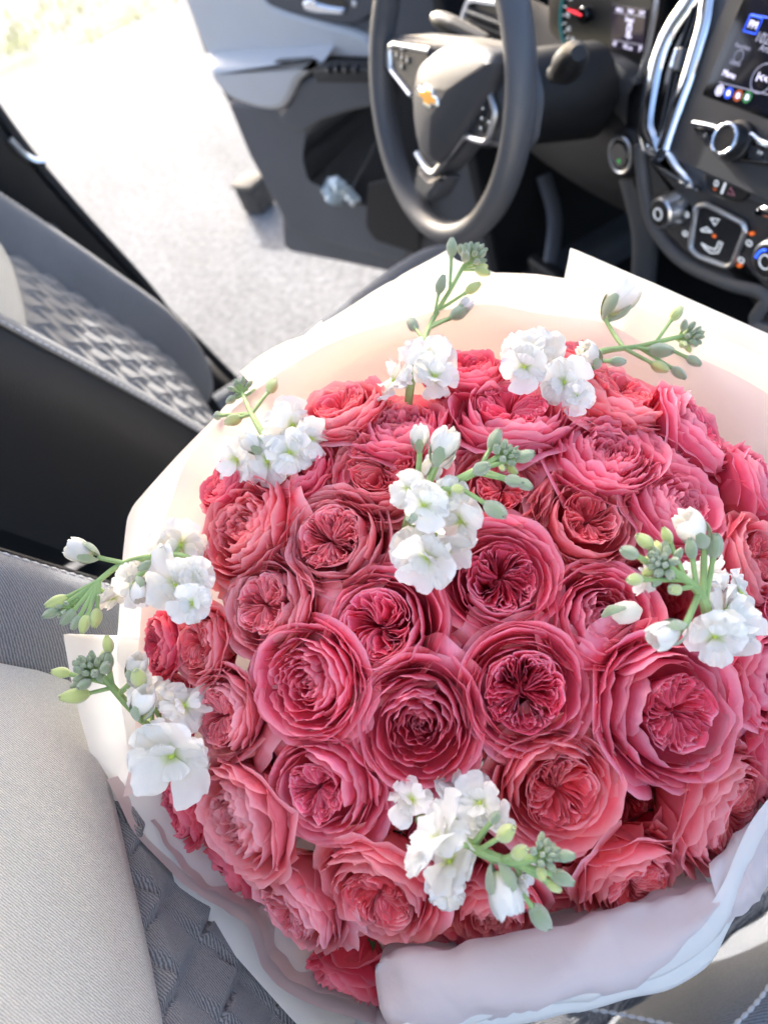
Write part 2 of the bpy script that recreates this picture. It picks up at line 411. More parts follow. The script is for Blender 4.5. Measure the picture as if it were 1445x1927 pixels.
def seat(cx, label, dy=0, seam=1.105):
    BACK = [(y+dy, z) for y, z in BACK0]; CUSH = [(y+dy, z) for y, z in CUSH0]
    r = mk('seat', join(box((cx, .16+dy, .47), (.44, .50, .28), bev=.04), grid(strip(BACK, cx, [(x, -.205-.02*math.cos(x*6)) for x in np.linspace(-.235, .235, 14)], 1, 40))), m_side, car, label=label)
    full = smoothline(BACK, 90); cut = next(i for i in range(90) if full[i, 1] > seam)
    low, high = full[:cut+2], full[cut-2:]
    mk('seat_insert', grid(seat_surface(low, cx, np.linspace(-.149, .149, 150), insert_d(.0085, .044), 220)), m_ins, r, sharp=0, label='geometric quilted insert of the backrest')
    mk('backrest_yoke', grid(seat_surface(high, cx, np.linspace(-.152, .152, 24), lambda x, s, t: -.034-.012*(abs(x)/.15)**3-.05*max(0, 1-s/.022)**2+.008*min(1, s/.05), 40)), m_yoke, r, label='plain light grey upper panel of the backrest')
    for s in (-1, 1):
        mk('backrest_bolster', grid(strip(BACK, cx, bolster_xd(), s, 70)), m_bol, r)
        mk('side_panel', grid(strip(BACK, cx, side_xd(), s, 70)), m_side, r)
        G = strip(BACK, cx, [(.2165, -.0015)], s, 70)[:, 0]
        mk('stitching', dashes(G, .0052, .002, .0011), m_stitch, r, kind='stuff')
        sm = strip(BACK, cx, [(.2222, -.0042)], s, 70)[:, 0]
        mk('seam_piping', tube(sm, .0022, 6), m_side, r)
    mk('cushion_insert', grid(seat_surface(CUSH[3:], cx, np.linspace(-.149, .149, 100), insert_d(.0085, .044), 110)), m_ins, r, sharp=0)
    for s in (-1, 1):
        mk('cushion_bolster', grid(strip(CUSH, cx, bolster_xd(), s, 50)), m_bol, r)
        mk('cushion_side', grid(strip(CUSH, cx, side_xd(), s, 50)), m_side, r)
        G = strip(CUSH, cx, [(.2165, -.0010)], s, 90)[:, 0]
        mk('stitching', dashes(G, .010, .001, .0016), m_stitch, r, kind='stuff')
    mk('cushion_front', grid(strip(CUSH[:5], cx, [(x, -.045) for x in np.linspace(-.15, .15, 14)], 1, 20)), m_bol, r)
    return r
seat(-.365, 'grey fabric driver seat behind the steering wheel')
seat(.365, 'grey fabric passenger seat that carries the bouquet', -.04, 1.083)

ps = [o for o in car.children if o.name.startswith('seat')][-1]
for L_ in ([(1060, 1893), (1130, 1902), (1200, 1915), (1290, 1935)], [(1340, 1960), (1385, 1925), (1420, 1890), (1450, 1850), (1490, 1790)]):
    mk('stitching', dashes(smoothline([onplane(u, v, (0, 0, .688), V3(0, 0, 1)) for u, v in L_], 40), .007, .0006, .0019), m_stitch, ps, kind='stuff', label='pale twisted decorative stitching on the cushion edge')

# ================================================================== DRIVER DOOR (open)
ea = V3(-1.41, .33, 0); eh = V3(-.85, .66, 0); ev = (eh-ea)/np.linalg.norm(eh-ea)
D = Fr(ea, ev, (0, 0, 1))
pl = D.pxs([(337, -30), (372, 66), (397, 135), (440, 214), (478, 295), (505, 350), (529, 402), (533, 462), (545, 474), (640, 493), (740, 514), (900, 545)])
pl = pl+[(.72, pl[-1][1]), (.72, 1.15), (.0, 1.15)]
door = mk('door', prism(D, roundpoly(pl, .012, 3), -.09, 0, .006), m_doord, car, label='open driver door with light grey armrest and dark lower panel')
tr = D.pxs([(338, -70), (352, 8), (372, 60), (398, 124), (470, 122), (600, 108), (702, 112), (704, 92), (690, 72), (655, 57), (600, 42), (540, 24), (505, 8), (488, -20), (478, -70)], .015)
mk('upper_trim', prism(D, roundpoly(tr, .03), .0, .016, .008), m_doorl, door, label='pale grey upper door trim')
pd = D.pxs([(484, -70), (490, -5), (505, 14), (560, 32), (640, 50), (672, 48), (700, 32), (722, 0), (735, -70)], .012)
mk('handle_pod', prism(D, roundpoly(pd, .03), 0, .013, .008), m_pod, door)
hc = D.pxs([(566, -14), (568, 16), (592, 24), (640, 28), (652, 26), (655, 5), (640, -14)], .014)
mk('handle_recess', prism(D, roundpoly(hc, .006), .0, .0145, .001), m_gloss, door)
hh = D.pxs([(568, 4), (571, 19), (592, 25), (640, 29), (649, 26), (649, 16), (620, 12), (596, 6), (585, -4)], .018)
mk('door_handle', prism(D, roundpoly(hh, .008), .0, .020, .004), m_chrome, door)
mk('lock_button', prism(D, circ(D.px(666, 8, .016), .006, 16), .0, .0165, .002), m_satin, door)
lg = roundpoly([(.066, .914), (.41, .914), (.365, .896), (.317, .876), (.277, .841), (.248, .820), (.213, .813), (.16, .820), (.099, .839), (.072, .863), (.058, .89)], .018)
lb_ = [(p-.068*max(0, 1-max(0, p-.06)/.12), q+.010) for p, q in lg]
lgi = inset(np.array(lg)[::-1], .004)[::-1]; lgj = inset(np.array(lg)[::-1], .014)[::-1]
arm = grid([[D.w(p, q, 0) for p, q in lb_], [D.w(p, q, .060) for p, q in lg], [D.w(p, q, .068) for p, q in lgi], [D.w(p, q, .072) for p, q in lgj]], cv=True)
mk('armrest', (arm[0], arm[1]+[[3*len(lg)+k for k in range(len(lg))]]), m_doorl, door, label='pale grey padded armrest')
dk = D.pxs([(560, 152), (600, 138), (730, 136), (730, 196), (660, 210), (610, 226), (575, 250), (540, 240), (522, 214), (546, 188)], .05)
mk('armrest_base', prism(D, roundpoly(dk, .015), .0, .056, .010), m_doord, door)
zl = .9145
H = Fr(D.w(0, zl, 0), ev, (-ev[1], ev[0], 0))
sw = H.pxs([(586, 136), (604, 124), (626, 117), (702, 117), (712, 135)])
mk('switch_panel', prism(H, roundpoly(sw, .008), -.02, .004, .002), m_black, door)
for u in (617, 633, 650, 668):
    q = H.pxs([(u-5, 133), (u+3, 121), (u+9, 121), (u+2, 133)], .006)
    mk('window_switch', prism(H, roundpoly(q, .003, 3), 0, .008, .002), m_gloss if u < 660 else m_btn, door)
cup = H.pxs([(514, 117), (540, 105), (600, 104), (588, 110), (562, 118)])
mk('pull_cup', prism(H, roundpoly(cup, .006), -.002, .0012, .0006), m_gloss, door)
cs = D.pxs([(430, 192), (470, 290), (502, 348), (529, 400), (545, 432), (620, 456), (760, 492), (800, 420), (702, 374), (657, 372), (618, 352), (585, 336), (575, 300), (581, 250), (602, 226), (650, 204), (780, 180), (780, 130), (600, 150), (520, 205)], .03)
mk('lower_panel', prism(D, roundpoly(cs, .01), .0, .034, .006), m_doord, door)
ho = D.pxs([(572, 300), (578, 245), (602, 220), (650, 200), (780, 175), (780, 400), (655, 375), (585, 340)], .002)
mk('map_pocket', prism(D, ho, .0, .003, .0005), m_deep, door)
sg = D.pxs([(692, 345), (790, 320), (790, 480), (705, 452), (688, 425)], .036)
mk('speaker_grille', prism(D, roundpoly(sg, .015), .03, .038, .003), m_black, door)
m_bottle = mat('clear_plastic_bottle', 'dfeef2', .2, trans=.4, bump=(160, 1.0), var=.4, vscale=70); m_bcap = mat('bottle_label', 'd8e6ee', .4, var=.2, vscale=60)
for i, (u, v, sc, lb) in enumerate(((628, 368, 1.35, 'crumpled clear plastic water bottle in the door pocket, beside the edge'), (678, 376, 1.1, 'smaller clear plastic bottle in the door pocket under the armrest'))):
    c = D.px(u, v, .02); B = D.w(c[0], c[1], .016)
    bt = root('plastic_bottle', lb, 'bottle', B, 'bottles in the door pocket')
    ax = V3(*(D.X*(.9 if i == 0 else -.5)+V3(0, 0, .8)))
    crumple = lambda g: (g[0]+.0035*np.sin(g[0]@np.array([[310, 90, 240], [-120, 280, 160], [200, -260, 330.]])), g[1])
    mk('bottle_body', crumple(lathe(B, ax, [(.012*sc, 0), (.026*sc, .004), (.027*sc, .012), (.022*sc, .018), (.027*sc, .025), (.022*sc, .032), (.028*sc, .04), (.022*sc, .047), (.026*sc, .055), (.023*sc, .064), (.018*sc, .075), (.011*sc, .088)], 18)), m_bottle, bt)
    mk('bottle_cap', lathe(B+ax/np.linalg.norm(ax)*.086, ax, [(.012*sc, 0), (.012*sc, .012), (.010*sc, .014)], 14), m_bcap, bt)

# ================================================================== STEERING WHEEL
tl = math.radians(20)
W = Fr((-.37, .42, 1.05), (1, 0, 0), (0, math.sin(tl), math.cos(tl)))
a = np.linspace(0, 2*math.pi, 72, endpoint=False)
rim = [W.w(.181*math.cos(t), .181*math.sin(t)) for t in a]
wheel = mk('steering_wheel', tube(rim, .0168, 16, closed=True, flat=1.15, up=W.N), m_rim, car, label='grey steering wheel with silver trimmed spokes and cross emblem')
bp_ = W.pxs([(708, 78), (726, 70), (770, 66), (860, 74), (939, 90), (962, 130), (975, 190), (965, 270), (950, 292), (916, 276), (872, 268), (820, 332), (802, 336), (784, 304), (772, 195), (733, 140), (708, 136)], .006)
mk('spoke_plate', prism(W, roundpoly(bp_, .012), -.03, .004, .008), m_rim, wheel)
lp = W.pxs([(739, 87), (806, 97), (800, 180), (778, 178), (738, 128)], .010)
mk('button_panel', prism(W, roundpoly(lp, .006), .0, .010, .002), m_dash, wheel)
lr_ = W.pxs([(735, 83), (742, 81), (815, 93), (812, 104), (790, 180), (778, 184), (735, 130)], .011)
mk('spoke_trim', tube([W.w(p, q, .011) for p, q in roundpoly(W.pxs([(812, 95), (741, 82), (733, 88), (735, 130), (777, 184)], .011)[0:5], .006)[4:-4]], .0035, 8, up=W.N), m_satin, wheel)
rp_ = W.pxs([(886, 200), (917, 168), (930, 209), (914, 262), (868, 250)], .010)
mk('button_panel', prism(W, roundpoly(rp_, .006), .0, .010, .002), m_dash, wheel)
mk('spoke_trim', tube([W.w(p, q, .011) for p, q in smoothline(W.pxs([(917, 160), (926, 190), (932, 212), (926, 238), (916, 264), (895, 262), (873, 257), (850, 284), (828, 312), (817, 324), (808, 322), (796, 308), (784, 288)], .011), 50)], .0042, 8, up=W.N), m_satin, wheel)
hubp = W.pxs([(777, 153), (787, 120), (816, 93), (849, 82), (887, 85), (918, 98), (930, 118), (918, 153), (887, 209), (856, 257), (824, 303), (812, 310), (789, 288), (778, 247), (774, 195)], .026)
mk('airbag_cover', prism(W, smoothline(hubp, 60, True), .0, .030, .014, dome=.012), m_hub, wheel)
ls = W.pxs([(784, 306), (776, 352), (783, 368), (802, 381), (818, 369), (838, 334), (822, 330), (806, 336)], .006)
mk('lower_spoke', prism(W, roundpoly(ls, .008), -.02, .006, .006), m_grey, wheel)
ls2 = W.pxs([(788, 322), (783, 355), (802, 370), (828, 338), (806, 342)], .008)
mk('lower_spoke_inlay', prism(W, roundpoly(ls2, .006), .0, .009, .002), m_rim, wheel)
for cc, dd_ in ((W.px(757, 108, .011), (.016, .011)), (W.px(908, 222, .011), (.016, .011))):
    for sx, sy in ((0, 0), (1, 0), (-1, 0), (0, 1), (0, -1)):
        mk('wheel_button', prism(W, roundpoly([(cc[0]+sx*dd_[0]+x, cc[1]+sy*dd_[1]+y) for x, y in ((-.006, -.0042), (.006, -.0042), (.006, .0042), (-.006, .0042))], .002, 3), .008, .0125, .001), m_btn, wheel)
        mk('button_icon', prism(W, circ((cc[0]+sx*dd_[0], cc[1]+sy*dd_[1]), .0016, 8), .0122, .0128, .0001), m_icon, wheel)
ec = W.px(807, 182, .041)
def bowtie(sx, sy):
    c = [(-1, -.34), (-.42, -.34), (-.42, -.78), (.34, -.78), (.42, -.34), (1, -.34), (.9, .34), (.42, .34), (.42, .78), (-.34, .78), (-.42, .34), (-.9, .34)]
    return [(ec[0]+x*sx+.004*y*0, ec[1]+y*sy) for x, y in c]
em = mk('emblem', prism(W, roundpoly(bowtie(.0265, .0145), .0016, 3), .036, .0435, .0012), m_chrome, wheel)
mk('emblem_inlay', prism(W, roundpoly(bowtie(.0215, .0100), .001, 3), .042, .0442, .0004), m_gold, em)
col_ = mk('steering_column', lathe(W.w(0, -.025, -.025), -W.N, [(.035, 0), (.050, .015), (.056, .05), (.060, .12), (.062, .22)], 28), m_black, car)
sb = V3(-.285, .535, 1.035); st = onplane(1088, 100, (0, .50, 0), V3(0, 1, 0))
ss = smoothline([sb, sb*.6+st*.4+V3(0, 0, -.004), st*.85+sb*.15, st], 14)
k_ = mk('wiper_stalk', tube(ss, [.010, .011, .012, .013, .014, .016, .018, .019, .019, .019, .018, .017, .014, .008], 14), m_black, col_)
tb = onplane(915, 80, (0, .51, 0), V3(0, 1, 0)); tt = onplane(816, 33, (0, .50, 0), V3(0, 1, 0))
ss = smoothline([tb, tb*.5+tt*.5, tt], 14)
k_ = mk('signal_stalk', tube(ss, [.009, .010, .010, .011, .011, .012, .012, .013, .013, .013, .013, .0125, .011, .007], 14), mat('stalk_black', '1a1c1f', .35), col_)
for f_ in (.25, .35, .62, .70, .80):
    c = tt*(1-f_)+tb*f_-V3(*(ray(860, 55)/np.linalg.norm(ray(860, 55))))*.0118
    mk('stalk_marking', box(c, (.006, .0008, .004)), m_icon, k_)

# ================================================================== DASHBOARD
SUf = Fr((-.02, .6, .95), (1, 0, 0), (0, math.sin(math.radians(33)), math.cos(math.radians(33))))
SLf = Fr((-.02, .6, .95), (1, 0, 0), (0, math.sin(math.radians(12)), math.cos(math.radians(12))))
# dash top and knee panel
top = []
for y, z in ((.80, 1.20), (.83, 1.215), (.95, 1.19), (1.12, 1.08)):
    top.append([(x, y+.0*x, z) for x in np.linspace(-.74, .74, 20)])
dash = mk('dashboard', grid(top), m_dash, car, label='dark dashboard with chrome ringed vent, touch screen and climate controls')
kn = []
for y, z in ((.72, .98), (.665, .955), (.64, .90), (.645, .82), (.67, .745), (.70, .715), (.80, .70), (1.1, .72)):
    kn.append([(x, y+.05*(abs(x+.40)/.3)**2*.5, z) for x in np.linspace(-.74, -.17, 24)])
mk('knee_panel', grid(kn), m_black, dash)
pn = []
for y, z in ((.80, 1.18), (.70, 1.12), (.66, 1.0), (.68, .85), (.75, .72), (1.1, .70)):
    pn.append([(x, y, z) for x in np.linspace(.17, .74, 14)])
mk('glovebox_panel', grid(pn), m_dash, dash)
# instrument cluster
C = Fr((-.40, .70, 1.0), (1, 0, 0), (0, .30, .95))
cl = C.pxs([(1030, -40), (1032, 60), (1060, 92), (1130, 104), (1200, 150), (1222, 60), (1232, -40)])
mk('cluster_face', prism(C, roundpoly(cl, .01), -.02, 0, .002), mat('cluster_black', '0c0f14', .3), dash)
gc = C.px(1101, 28, .001)
mk('gauge_ring', tube([C.w(gc[0]+.058*math.cos(t), gc[1]+.058*math.sin(t), .003) for t in np.linspace(1.6, 4.9, 30)], .0022, 6), m_teal, dash)
for i in range(11):
    t = 2.2+i*.22; L_ = .008 if i % 2 == 0 else .004
    c0, c1 = gc[0]+.052*math.cos(t), gc[1]+.052*math.sin(t)
    mk('gauge_tick', tube([C.w(c0, c1, .003), C.w(c0-L_*math.cos(t), c1-L_*math.sin(t), .003)], .0007, 5), m_icon, dash)
for t, s_ in ((2.75, '20'), (3.3, '40'), (3.75, '60'), (4.2, '80')):
    text('gauge_number', s_, C, (gc[0]+.040*math.cos(t), gc[1]+.040*math.sin(t)), .009, .003, m_icon, dash)
nt_ = C.px(1068, 18, .006)
mk('gauge_needle', tube([C.w(gc[0], gc[1], .006), C.w(nt_[0], nt_[1], .006)], [.0028, .0012], 6), m_red, dash)
mk('needle_hub', prism(C, circ(gc, .011), 0, .008, .002), m_gloss, dash)
dsp = C.pxs([(1152, 8), (1216, 18), (1207, 100), (1149, 90)], .002)
ds = mk('driver_display', prism(C, dsp, 0, .003, .0004), mat('display_dark', '2a2530', .15, emit=('3a3040', .08)), dash)
for (u, v), s_, z_ in (((1165, 19), 'INFO', .006), ((1186, 22), 'TRIP', .006), ((1207, 25), 'OPT', .006), ((1184, 37), 'Speed', .007), ((1183, 55), '0', .020), ((1182, 68), 'mph', .007), ((1156, 83), '47', .008), ((1180, 89), '102 mi', .007), ((1204, 93), 'P', .010)):
    text('display_text', s_, C, C.px(u, v, .0035), z_, .0036, m_iconw, ds)
for a_, b_ in (((1156, 23), (1213, 32)), ((1152, 75), (1208, 85))):
    p, q = C.px(*a_, .0035), C.px(*b_, .0035); mk('display_line', tube([C.w(*p, .0036), C.w(*q, .0036)], .0004, 4), m_icond, ds)
mk('cluster_bezel', tube([C.w(p, q, .012) for p, q in smoothline(C.pxs([(1238, -50), (1234, 10), (1226, 60), (1214, 112), (1200, 155), (1188, 180)], .012), 24)], .004, 8), m_satin, dash)
hd = smoothline(C.pxs([(1040, 92), (1100, 97), (1140, 108), (1172, 130), (1192, 160)], .03), 24)
mk('cluster_shelf', grid([[C.w(p, q, n-.0) for p, q in hd] for n in (-.01, .015, .03)]+[[C.w(p, q-.012, .036) for p, q in hd], [C.w(p, q-.05, .03) for p, q in hd], [C.w(p, q-.09, .0) for p, q in hd]]), m_dash, dash)
# outer vent at the driver door side
LV = Fr((-.60, .60, 1.02), (1, 0, 0), (0, .25, .97))
lv = LV.pxs([(872, 62), (872, 30), (884, 2), (960, 8), (960, 78), (905, 84)])
mk('side_vent', prism(LV, roundpoly(lv, .015), -.03, .0, .003), m_black, dash)
mk('vent_ring', tube([LV.w(p, q, .003) for p, q in roundpoly(LV.pxs([(866, 60), (874, 26), (886, -4), (965, 8)], .003), .01)[3:-4]], .007, 8), m_chrome, dash)
for v in (26, 42, 58, 70):
    p, q = LV.px(884, v, .004), LV.px(958, v+9, .004)
    mk('vent_slat', box(LV.w((p[0]+q[0])/2, (p[1]+q[1])/2, .004), (abs(q[0]-p[0]), .02, .004)), m_dash, dash)
mk('vent_tab', box(LV.w(*LV.px(914, 74, .01), .01), (.03, .01, .012), bev=.003), m_satin, dash)
# start button
SB = Fr((-.28, .63, .88), (1, 0, 0), (0, .2, .98))
sc = SB.px(1172, 290)
mk('start_housing', prism(SB, circ(sc, .034, 28), -.03, .002, .006), m_black, dash)
bt = mk('start_button', prism(SB, circ(sc, .020, 28), .0, .008, .004), m_gloss, dash)
mk('button_ring', ringp(SB, circ(sc, .0235, 32), .0025, .005), m_satin, bt)
mk('button_light', prism(SB, circ((sc[0]+.002, sc[1]-.007), .003, 10), .006, .0085, .0004), m_green, bt)
# centre stack
ob = [(1330, -110), (1290, -40), (1252, 30), (1224, 110), (1208, 190), (1203, 250), (1208, 300)]
up = SUf.pxs(ob)+[(.22, -.01), (.22, .30)]
mk('stack_upper', prism(SUf, roundpoly(up, .02, 4), -.18, 0, .012), m_grey, dash)
lo = SLf.pxs([(1206, 285), (1212, 340), (1222, 395), (1240, 440), (1288, 492), (1368, 530), (1445, 556)])+[(.06, -.155), (.13, -.14), (.2, -.08), (.22, .03)]
mk('stack_lower', prism(SLf, roundpoly(lo, .02, 4), -.20, -.002, .010), m_dash, dash)
mk('stack_lip', tube([SLf.w(p, q, -.006) for p, q in smoothline(SLf.pxs([(1206, 270), (1212, 340), (1222, 395), (1240, 440), (1288, 492), (1368, 530), (1445, 556)], -.006)+[(.06, -.155), (.13, -.14)], 60)], .010, 10), m_grey, dash)
mk('stack_leg', tube(smoothline([onplane(1190, 330, (0, .66, 0), V3(0, 1, 0)), onplane(1213, 440, (0, .66, 0), V3(0, 1, 0)), onplane(1208, 560, (0, .66, 0), V3(0, 1, 0))], 16), [.02]*16, 10), m_grey, dash)
lf = [(1345, -90), (1305, -10), (1262, 52), (1236, 112), (1221, 180), (1214, 235), (1221, 266), (1236, 287)]
rt = [(1246, 282), (1252, 262), (1262, 232), (1276, 190), (1292, 146), (1308, 92), (1322, 42), (1330, -10), (1350, -90)]
rec = SUf.pxs(lf[:-1]+rt[1:], .002)
mk('vent_recess', prism(SUf, smoothline(rec, 60, True), -.02, .002, .001), m_gloss, dash)
mk('vent_ring', tube([SUf.w(p, q, .006) for p, q in smoothline(SUf.pxs(lf, .006), 50)], [.0118]*38+[.0118, .0118, .012, .0122, .0125, .0128, .013, .013, .012, .010, .008, .005], 12, up=SUf.N, flat=.5), m_chrome, dash)
mk('vent_ring', tube([SUf.w(p, q, .006) for p, q in smoothline(SUf.pxs(rt, .006), 50)], .0100, 12, up=SUf.N, flat=.5), m_chrome, dash)
for k_i, (dx) in enumerate((-9, 2, 13)):
    ln = [(1247+dx*.6, 250), (1262+dx*.8, 190), (1276+dx, 130), (1295+dx, 70), (1318+dx, 0), (1335+dx, -70)]
    mk('vent_slat', tube([SUf.w(p, q, .004) for p, q in smoothline(SUf.pxs(ln, .004), 24)], .0022, 6, flat=2.4), m_dash, dash)
tp = SUf.pxs([(1262, 128), (1273, 88), (1284, 86), (1290, 92), (1279, 136), (1268, 138)], .010)
vt = mk('vent_tab', prism(SUf, roundpoly(tp, .004), .0, .012, .003), m_gloss, dash)
tp2 = SUf.pxs([(1259, 126), (1270, 90), (1274, 90), (1263, 128)], .0125)
mk('tab_trim', prism(SUf, roundpoly(tp2, .001), .008, .0135, .001), m_chrome, vt)
fo = SUf.pxs([(1226, 292), (1240, 296), (1253, 280), (1263, 290), (1274, 308), (1290, 325), (1299, 340), (1301, 357), (1286, 350), (1256, 334), (1236, 318)], .01)
mk('vent_foot', prism(SUf, smoothline(fo, 44, True), -.02, .012, .008), m_chrome, dash)
# screen
sq = SUf.px(1338, 178, .002); sx0, sy0 = sq
bz = [(sx0-.012, sy0-.004), (sx0+.24, sy0-.004), (sx0+.24, sy0+.15), (sx0-.012, sy0+.15)]
fz = [(sx0-.035, sy0-.075), (sx0+.25, sy0-.075), (sx0+.25, sy0+.16), (sx0-.035, sy0+.16)]
mk('screen_surround', prism(SUf, roundpoly(fz, .025), .0, .004, .002), m_dash, dash)
mk('screen_bezel', prism(SUf, roundpoly(bz, .004), .003, .0052, .0015), m_gloss, dash)
sc_ = mk('touch_screen', prism(SUf, [(sx0, sy0), (sx0+.235, sy0), (sx0+.235, sy0+.145), (sx0, sy0+.145)], .004, .0058, .0004), m_scr, dash)
nS = .0061
def sline(a_, b_, m, r=.0006):
    p, q = SUf.px(*a_, nS), SUf.px(*b_, nS); mk('screen_line', tube([SUf.w(*p, nS), SUf.w(*q, nS)], r, 4), m, sc_)
bx = SUf.pxs([(1411, 29), (1434, 35), (1421, 64), (1398, 58)], nS)
mk('screen_tile', tube([SUf.w(p, q, nS) for p, q in bx], .0007, 4, closed=True), m_blue, sc_)
sline((1412, 27), (1470, 38), m_blue); sline((1353, 155), (1480, 187), m_icond)
for (u, v), s_, z_, m_ in (((1416, 47), 'FM', .010, m_iconw), ((1440, 74), '102.5', .013, m_icond), ((1443, 93), 'Artist', .009, m_icond), ((1397, 88), 'Favorites', .006, m_icond), ((1382, 119), 'Sound', .006, m_icond), ((1371, 140), 'Menu', .0085, m_iconw), ((1434, 148), 'I<<', .012, m_iconw)):
    text('screen_text', s_, SUf, SUf.px(u, v, nS), z_, nS, m_, sc_)
cc = SUf.px(1434, 148, nS); mk('screen_ring', tube([SUf.w(*p, nS) for p in circ(cc, .014, 28)], .0006, 4, closed=True), m_icond, sc_)
cc = SUf.px(1389, 106, nS); mk('screen_ring', tube([SUf.w(*p, nS) for p in circ(cc, .006, 20)], .0004, 4, closed=True), m_icond, sc_)
for (u, v), m_ in (((1353, 170), m_iconw), ((1370, 175), m_blue), ((1388, 180), m_led), ((1405, 183), m_green)):
    c = SUf.px(u, v, nS)
    mk('app_icon', tube([SUf.w(*p, nS) for p in circ(c, .0050, 20)], .0005, 4, closed=True), m_, sc_)
    mk('app_icon', prism(SUf, roundpoly([(c[0]-.002, c[1]-.003), (c[0]+.003, c[1]-.002), (c[0]+.001, c[1]+.003), (c[0]-.003, c[1]+.002)], .001, 3), .0055, nS+.0002, .0001), m_iconw, sc_)
# radio strip under the screen
rs = SUf.pxs([(1302, 236), (1306, 252), (1326, 270), (1356, 288), (1380, 304), (1400, 306), (1470, 316), (1470, 284), (1400, 262), (1340, 240)], .008)
rp2 = mk('radio_strip', prism(SUf, roundpoly(rs, .008), .0, .009, .003), m_gloss, dash)
for q in ([(1308, 244), (1330, 249), (1338, 272), (1320, 262)], [(1334, 250), (1362, 258), (1366, 284), (1342, 275)], [(1408, 272), (1432, 278), (1432, 302), (1406, 298)], [(1436, 279), (1468, 288), (1468, 308), (1436, 303)]):
    mk('radio_button', prism(SUf, roundpoly(SUf.pxs(q, .011), .002, 3), .005, .0115, .001), m_btn, rp2)
for u, v in ((1325, 255), (1359, 265), (1429, 288)): text('button_icon', '<<' if u > 1330 and u < 1400 else ('>>' if u > 1400 else '/'), SUf, SUf.px(u, v, .0118), .007, .0118, m_icon, rp2)
mk('radio_trim', tube([SUf.w(p, q, .012) for p, q in smoothline(SUf.pxs([(1304, 232), (1335, 238), (1372, 249), (1388, 249), (1402, 247), (1416, 256), (1432, 268), (1475, 282)], .012), 40)], .0032, 8), m_chrome, dash)
kc = SUf.px(1396, 268, 0)
mk('volume_knob', lathe(SUf.w(*kc, .004), SUf.N, [(.021, 0), (.021, .010), (.0175, .012), (.0165, .026), (.015, .0275)], 32), m_black, dash)
mk('knob_ring', tube([SUf.w(*p, .031) for p in circ(kc, .0150, 32)], .0024, 8, closed=True), m_chrome, dash)
# hazard pod
hz = SLf.pxs([(1326, 320), (1350, 324), (1414, 349), (1410, 366), (1394, 380), (1372, 380), (1340, 366), (1324, 348)], .004)
hp = mk('hazard_pod', prism(SLf, roundpoly(hz, .006), -.01, .004, .002), m_black, dash)
mk('pod_groove', tube([SLf.w(p, q, .003) for p, q in roundpoly(hz, .006)], .0012, 6, closed=True), m_gloss, hp)
p, q = SLf.px(1364, 344, .005), SLf.px(1357, 364, .005); mk('pod_icon', tube([SLf.w(*p, .005), SLf.w(*q, .005)], .0014, 6), m_icon, hp)
tr3 = SLf.pxs([(1374, 353), (1381, 368), (1368, 364)], .005); mk('hazard_triangle', tube([SLf.w(*x, .005) for x in tr3], .0009, 5, closed=True), mat('hazard_red', 'b0707a', .5), hp)
c = SLf.px(1347, 345, .005); mk('pod_icon', tube([SLf.w(*x, .005) for x in circ(c, .003, 12)], .0007, 5, closed=True), m_icon, hp)
def led(u, v):
    c = SLf.px(u, v, .005); mk('indicator_light', prism(SLf, circ(c, .0030, 14, .0018), 0, .004, .0005), m_led, dash)
for u, v in ((1343, 357), (1341, 445), (1410, 441), (1387, 501)): led(u, v)
# fan dial, climate panel, temperature dial
def dial(u, v, r, h):
    c = SLf.px(u, v, h)
    o = mk('climate_dial', lathe(SLf.w(*c, -.002), SLf.N, [(r*1.12, 0), (r*1.08, .008), (r*1.0, .012), (r*.97, h), (r*.86, h+.002)], 32), m_satin, dash)
    mk('dial_face', lathe(SLf.w(*c, h-.001), SLf.N, [(r*.80, -.004), (r*.80, .0022), (r*.3, .003)], 28), m_black, o)
    mk('dial_icon', tube([SLf.w(*x, h+.0025) for x in circ(c, r*.35, 18)], .0008, 5, closed=True), m_icon, o)
    return o, c
dial(1240, 402, .0200, .024)
o_, c_ = dial(1442, 492, .0225, .022)
mk('dial_mark', tube([SLf.w(c_[0]+.013*math.cos(t), c_[1]+.013*math.sin(t), .0245) for t in np.linspace(1.8, 3.2, 10)], .0014, 6), m_blue, o_)
hv = SLf.pxs([(1310, 388), (1326, 384), (1398, 420), (1402, 434), (1378, 497), (1366, 502), (1312, 482), (1298, 466)], .004)
hv = roundpoly(hv, .006)
cp = mk('climate_panel', prism(SLf, hv, -.01, .003, .001), mat('climate_gloss', '1c1e23', .25), dash)
mk('climate_frame', ringp(SLf, hv, .0033, .004), m_satin, cp)
for L_ in ([(1336, 411), (1352, 413), (1344, 424)], [(1318, 432), (1328, 428), (1338, 437), (1320, 435)], [(1319, 458), (1332, 466), (1345, 470), (1352, 455), (1358, 458), (1350, 476), (1336, 476), (1326, 468)]):
    mk('climate_icon', tube([SLf.w(p, q, .0038) for p, q in SLf.pxs(L_, .004)], .0009, 5, closed=True), m_icon, cp)
for u, v in ((1290, 404), (1288, 440), (1408, 458), (1393, 490)):
    c = SLf.px(u, v, .001)
    mk('button_icon', tube([SLf.w(*x, .0005) for x in circ(c, .0042, 10, .003)], .0008, 5, closed=True), m_icon, dash)
ch = SLf.pxs([(1412, 404), (1420, 390), (1440, 384), (1480, 392), (1480, 424), (1445, 414)], .01)
mk('vent_foot', prism(SLf, roundpoly(ch, .006), -.02, .012, .006), m_chrome, dash)
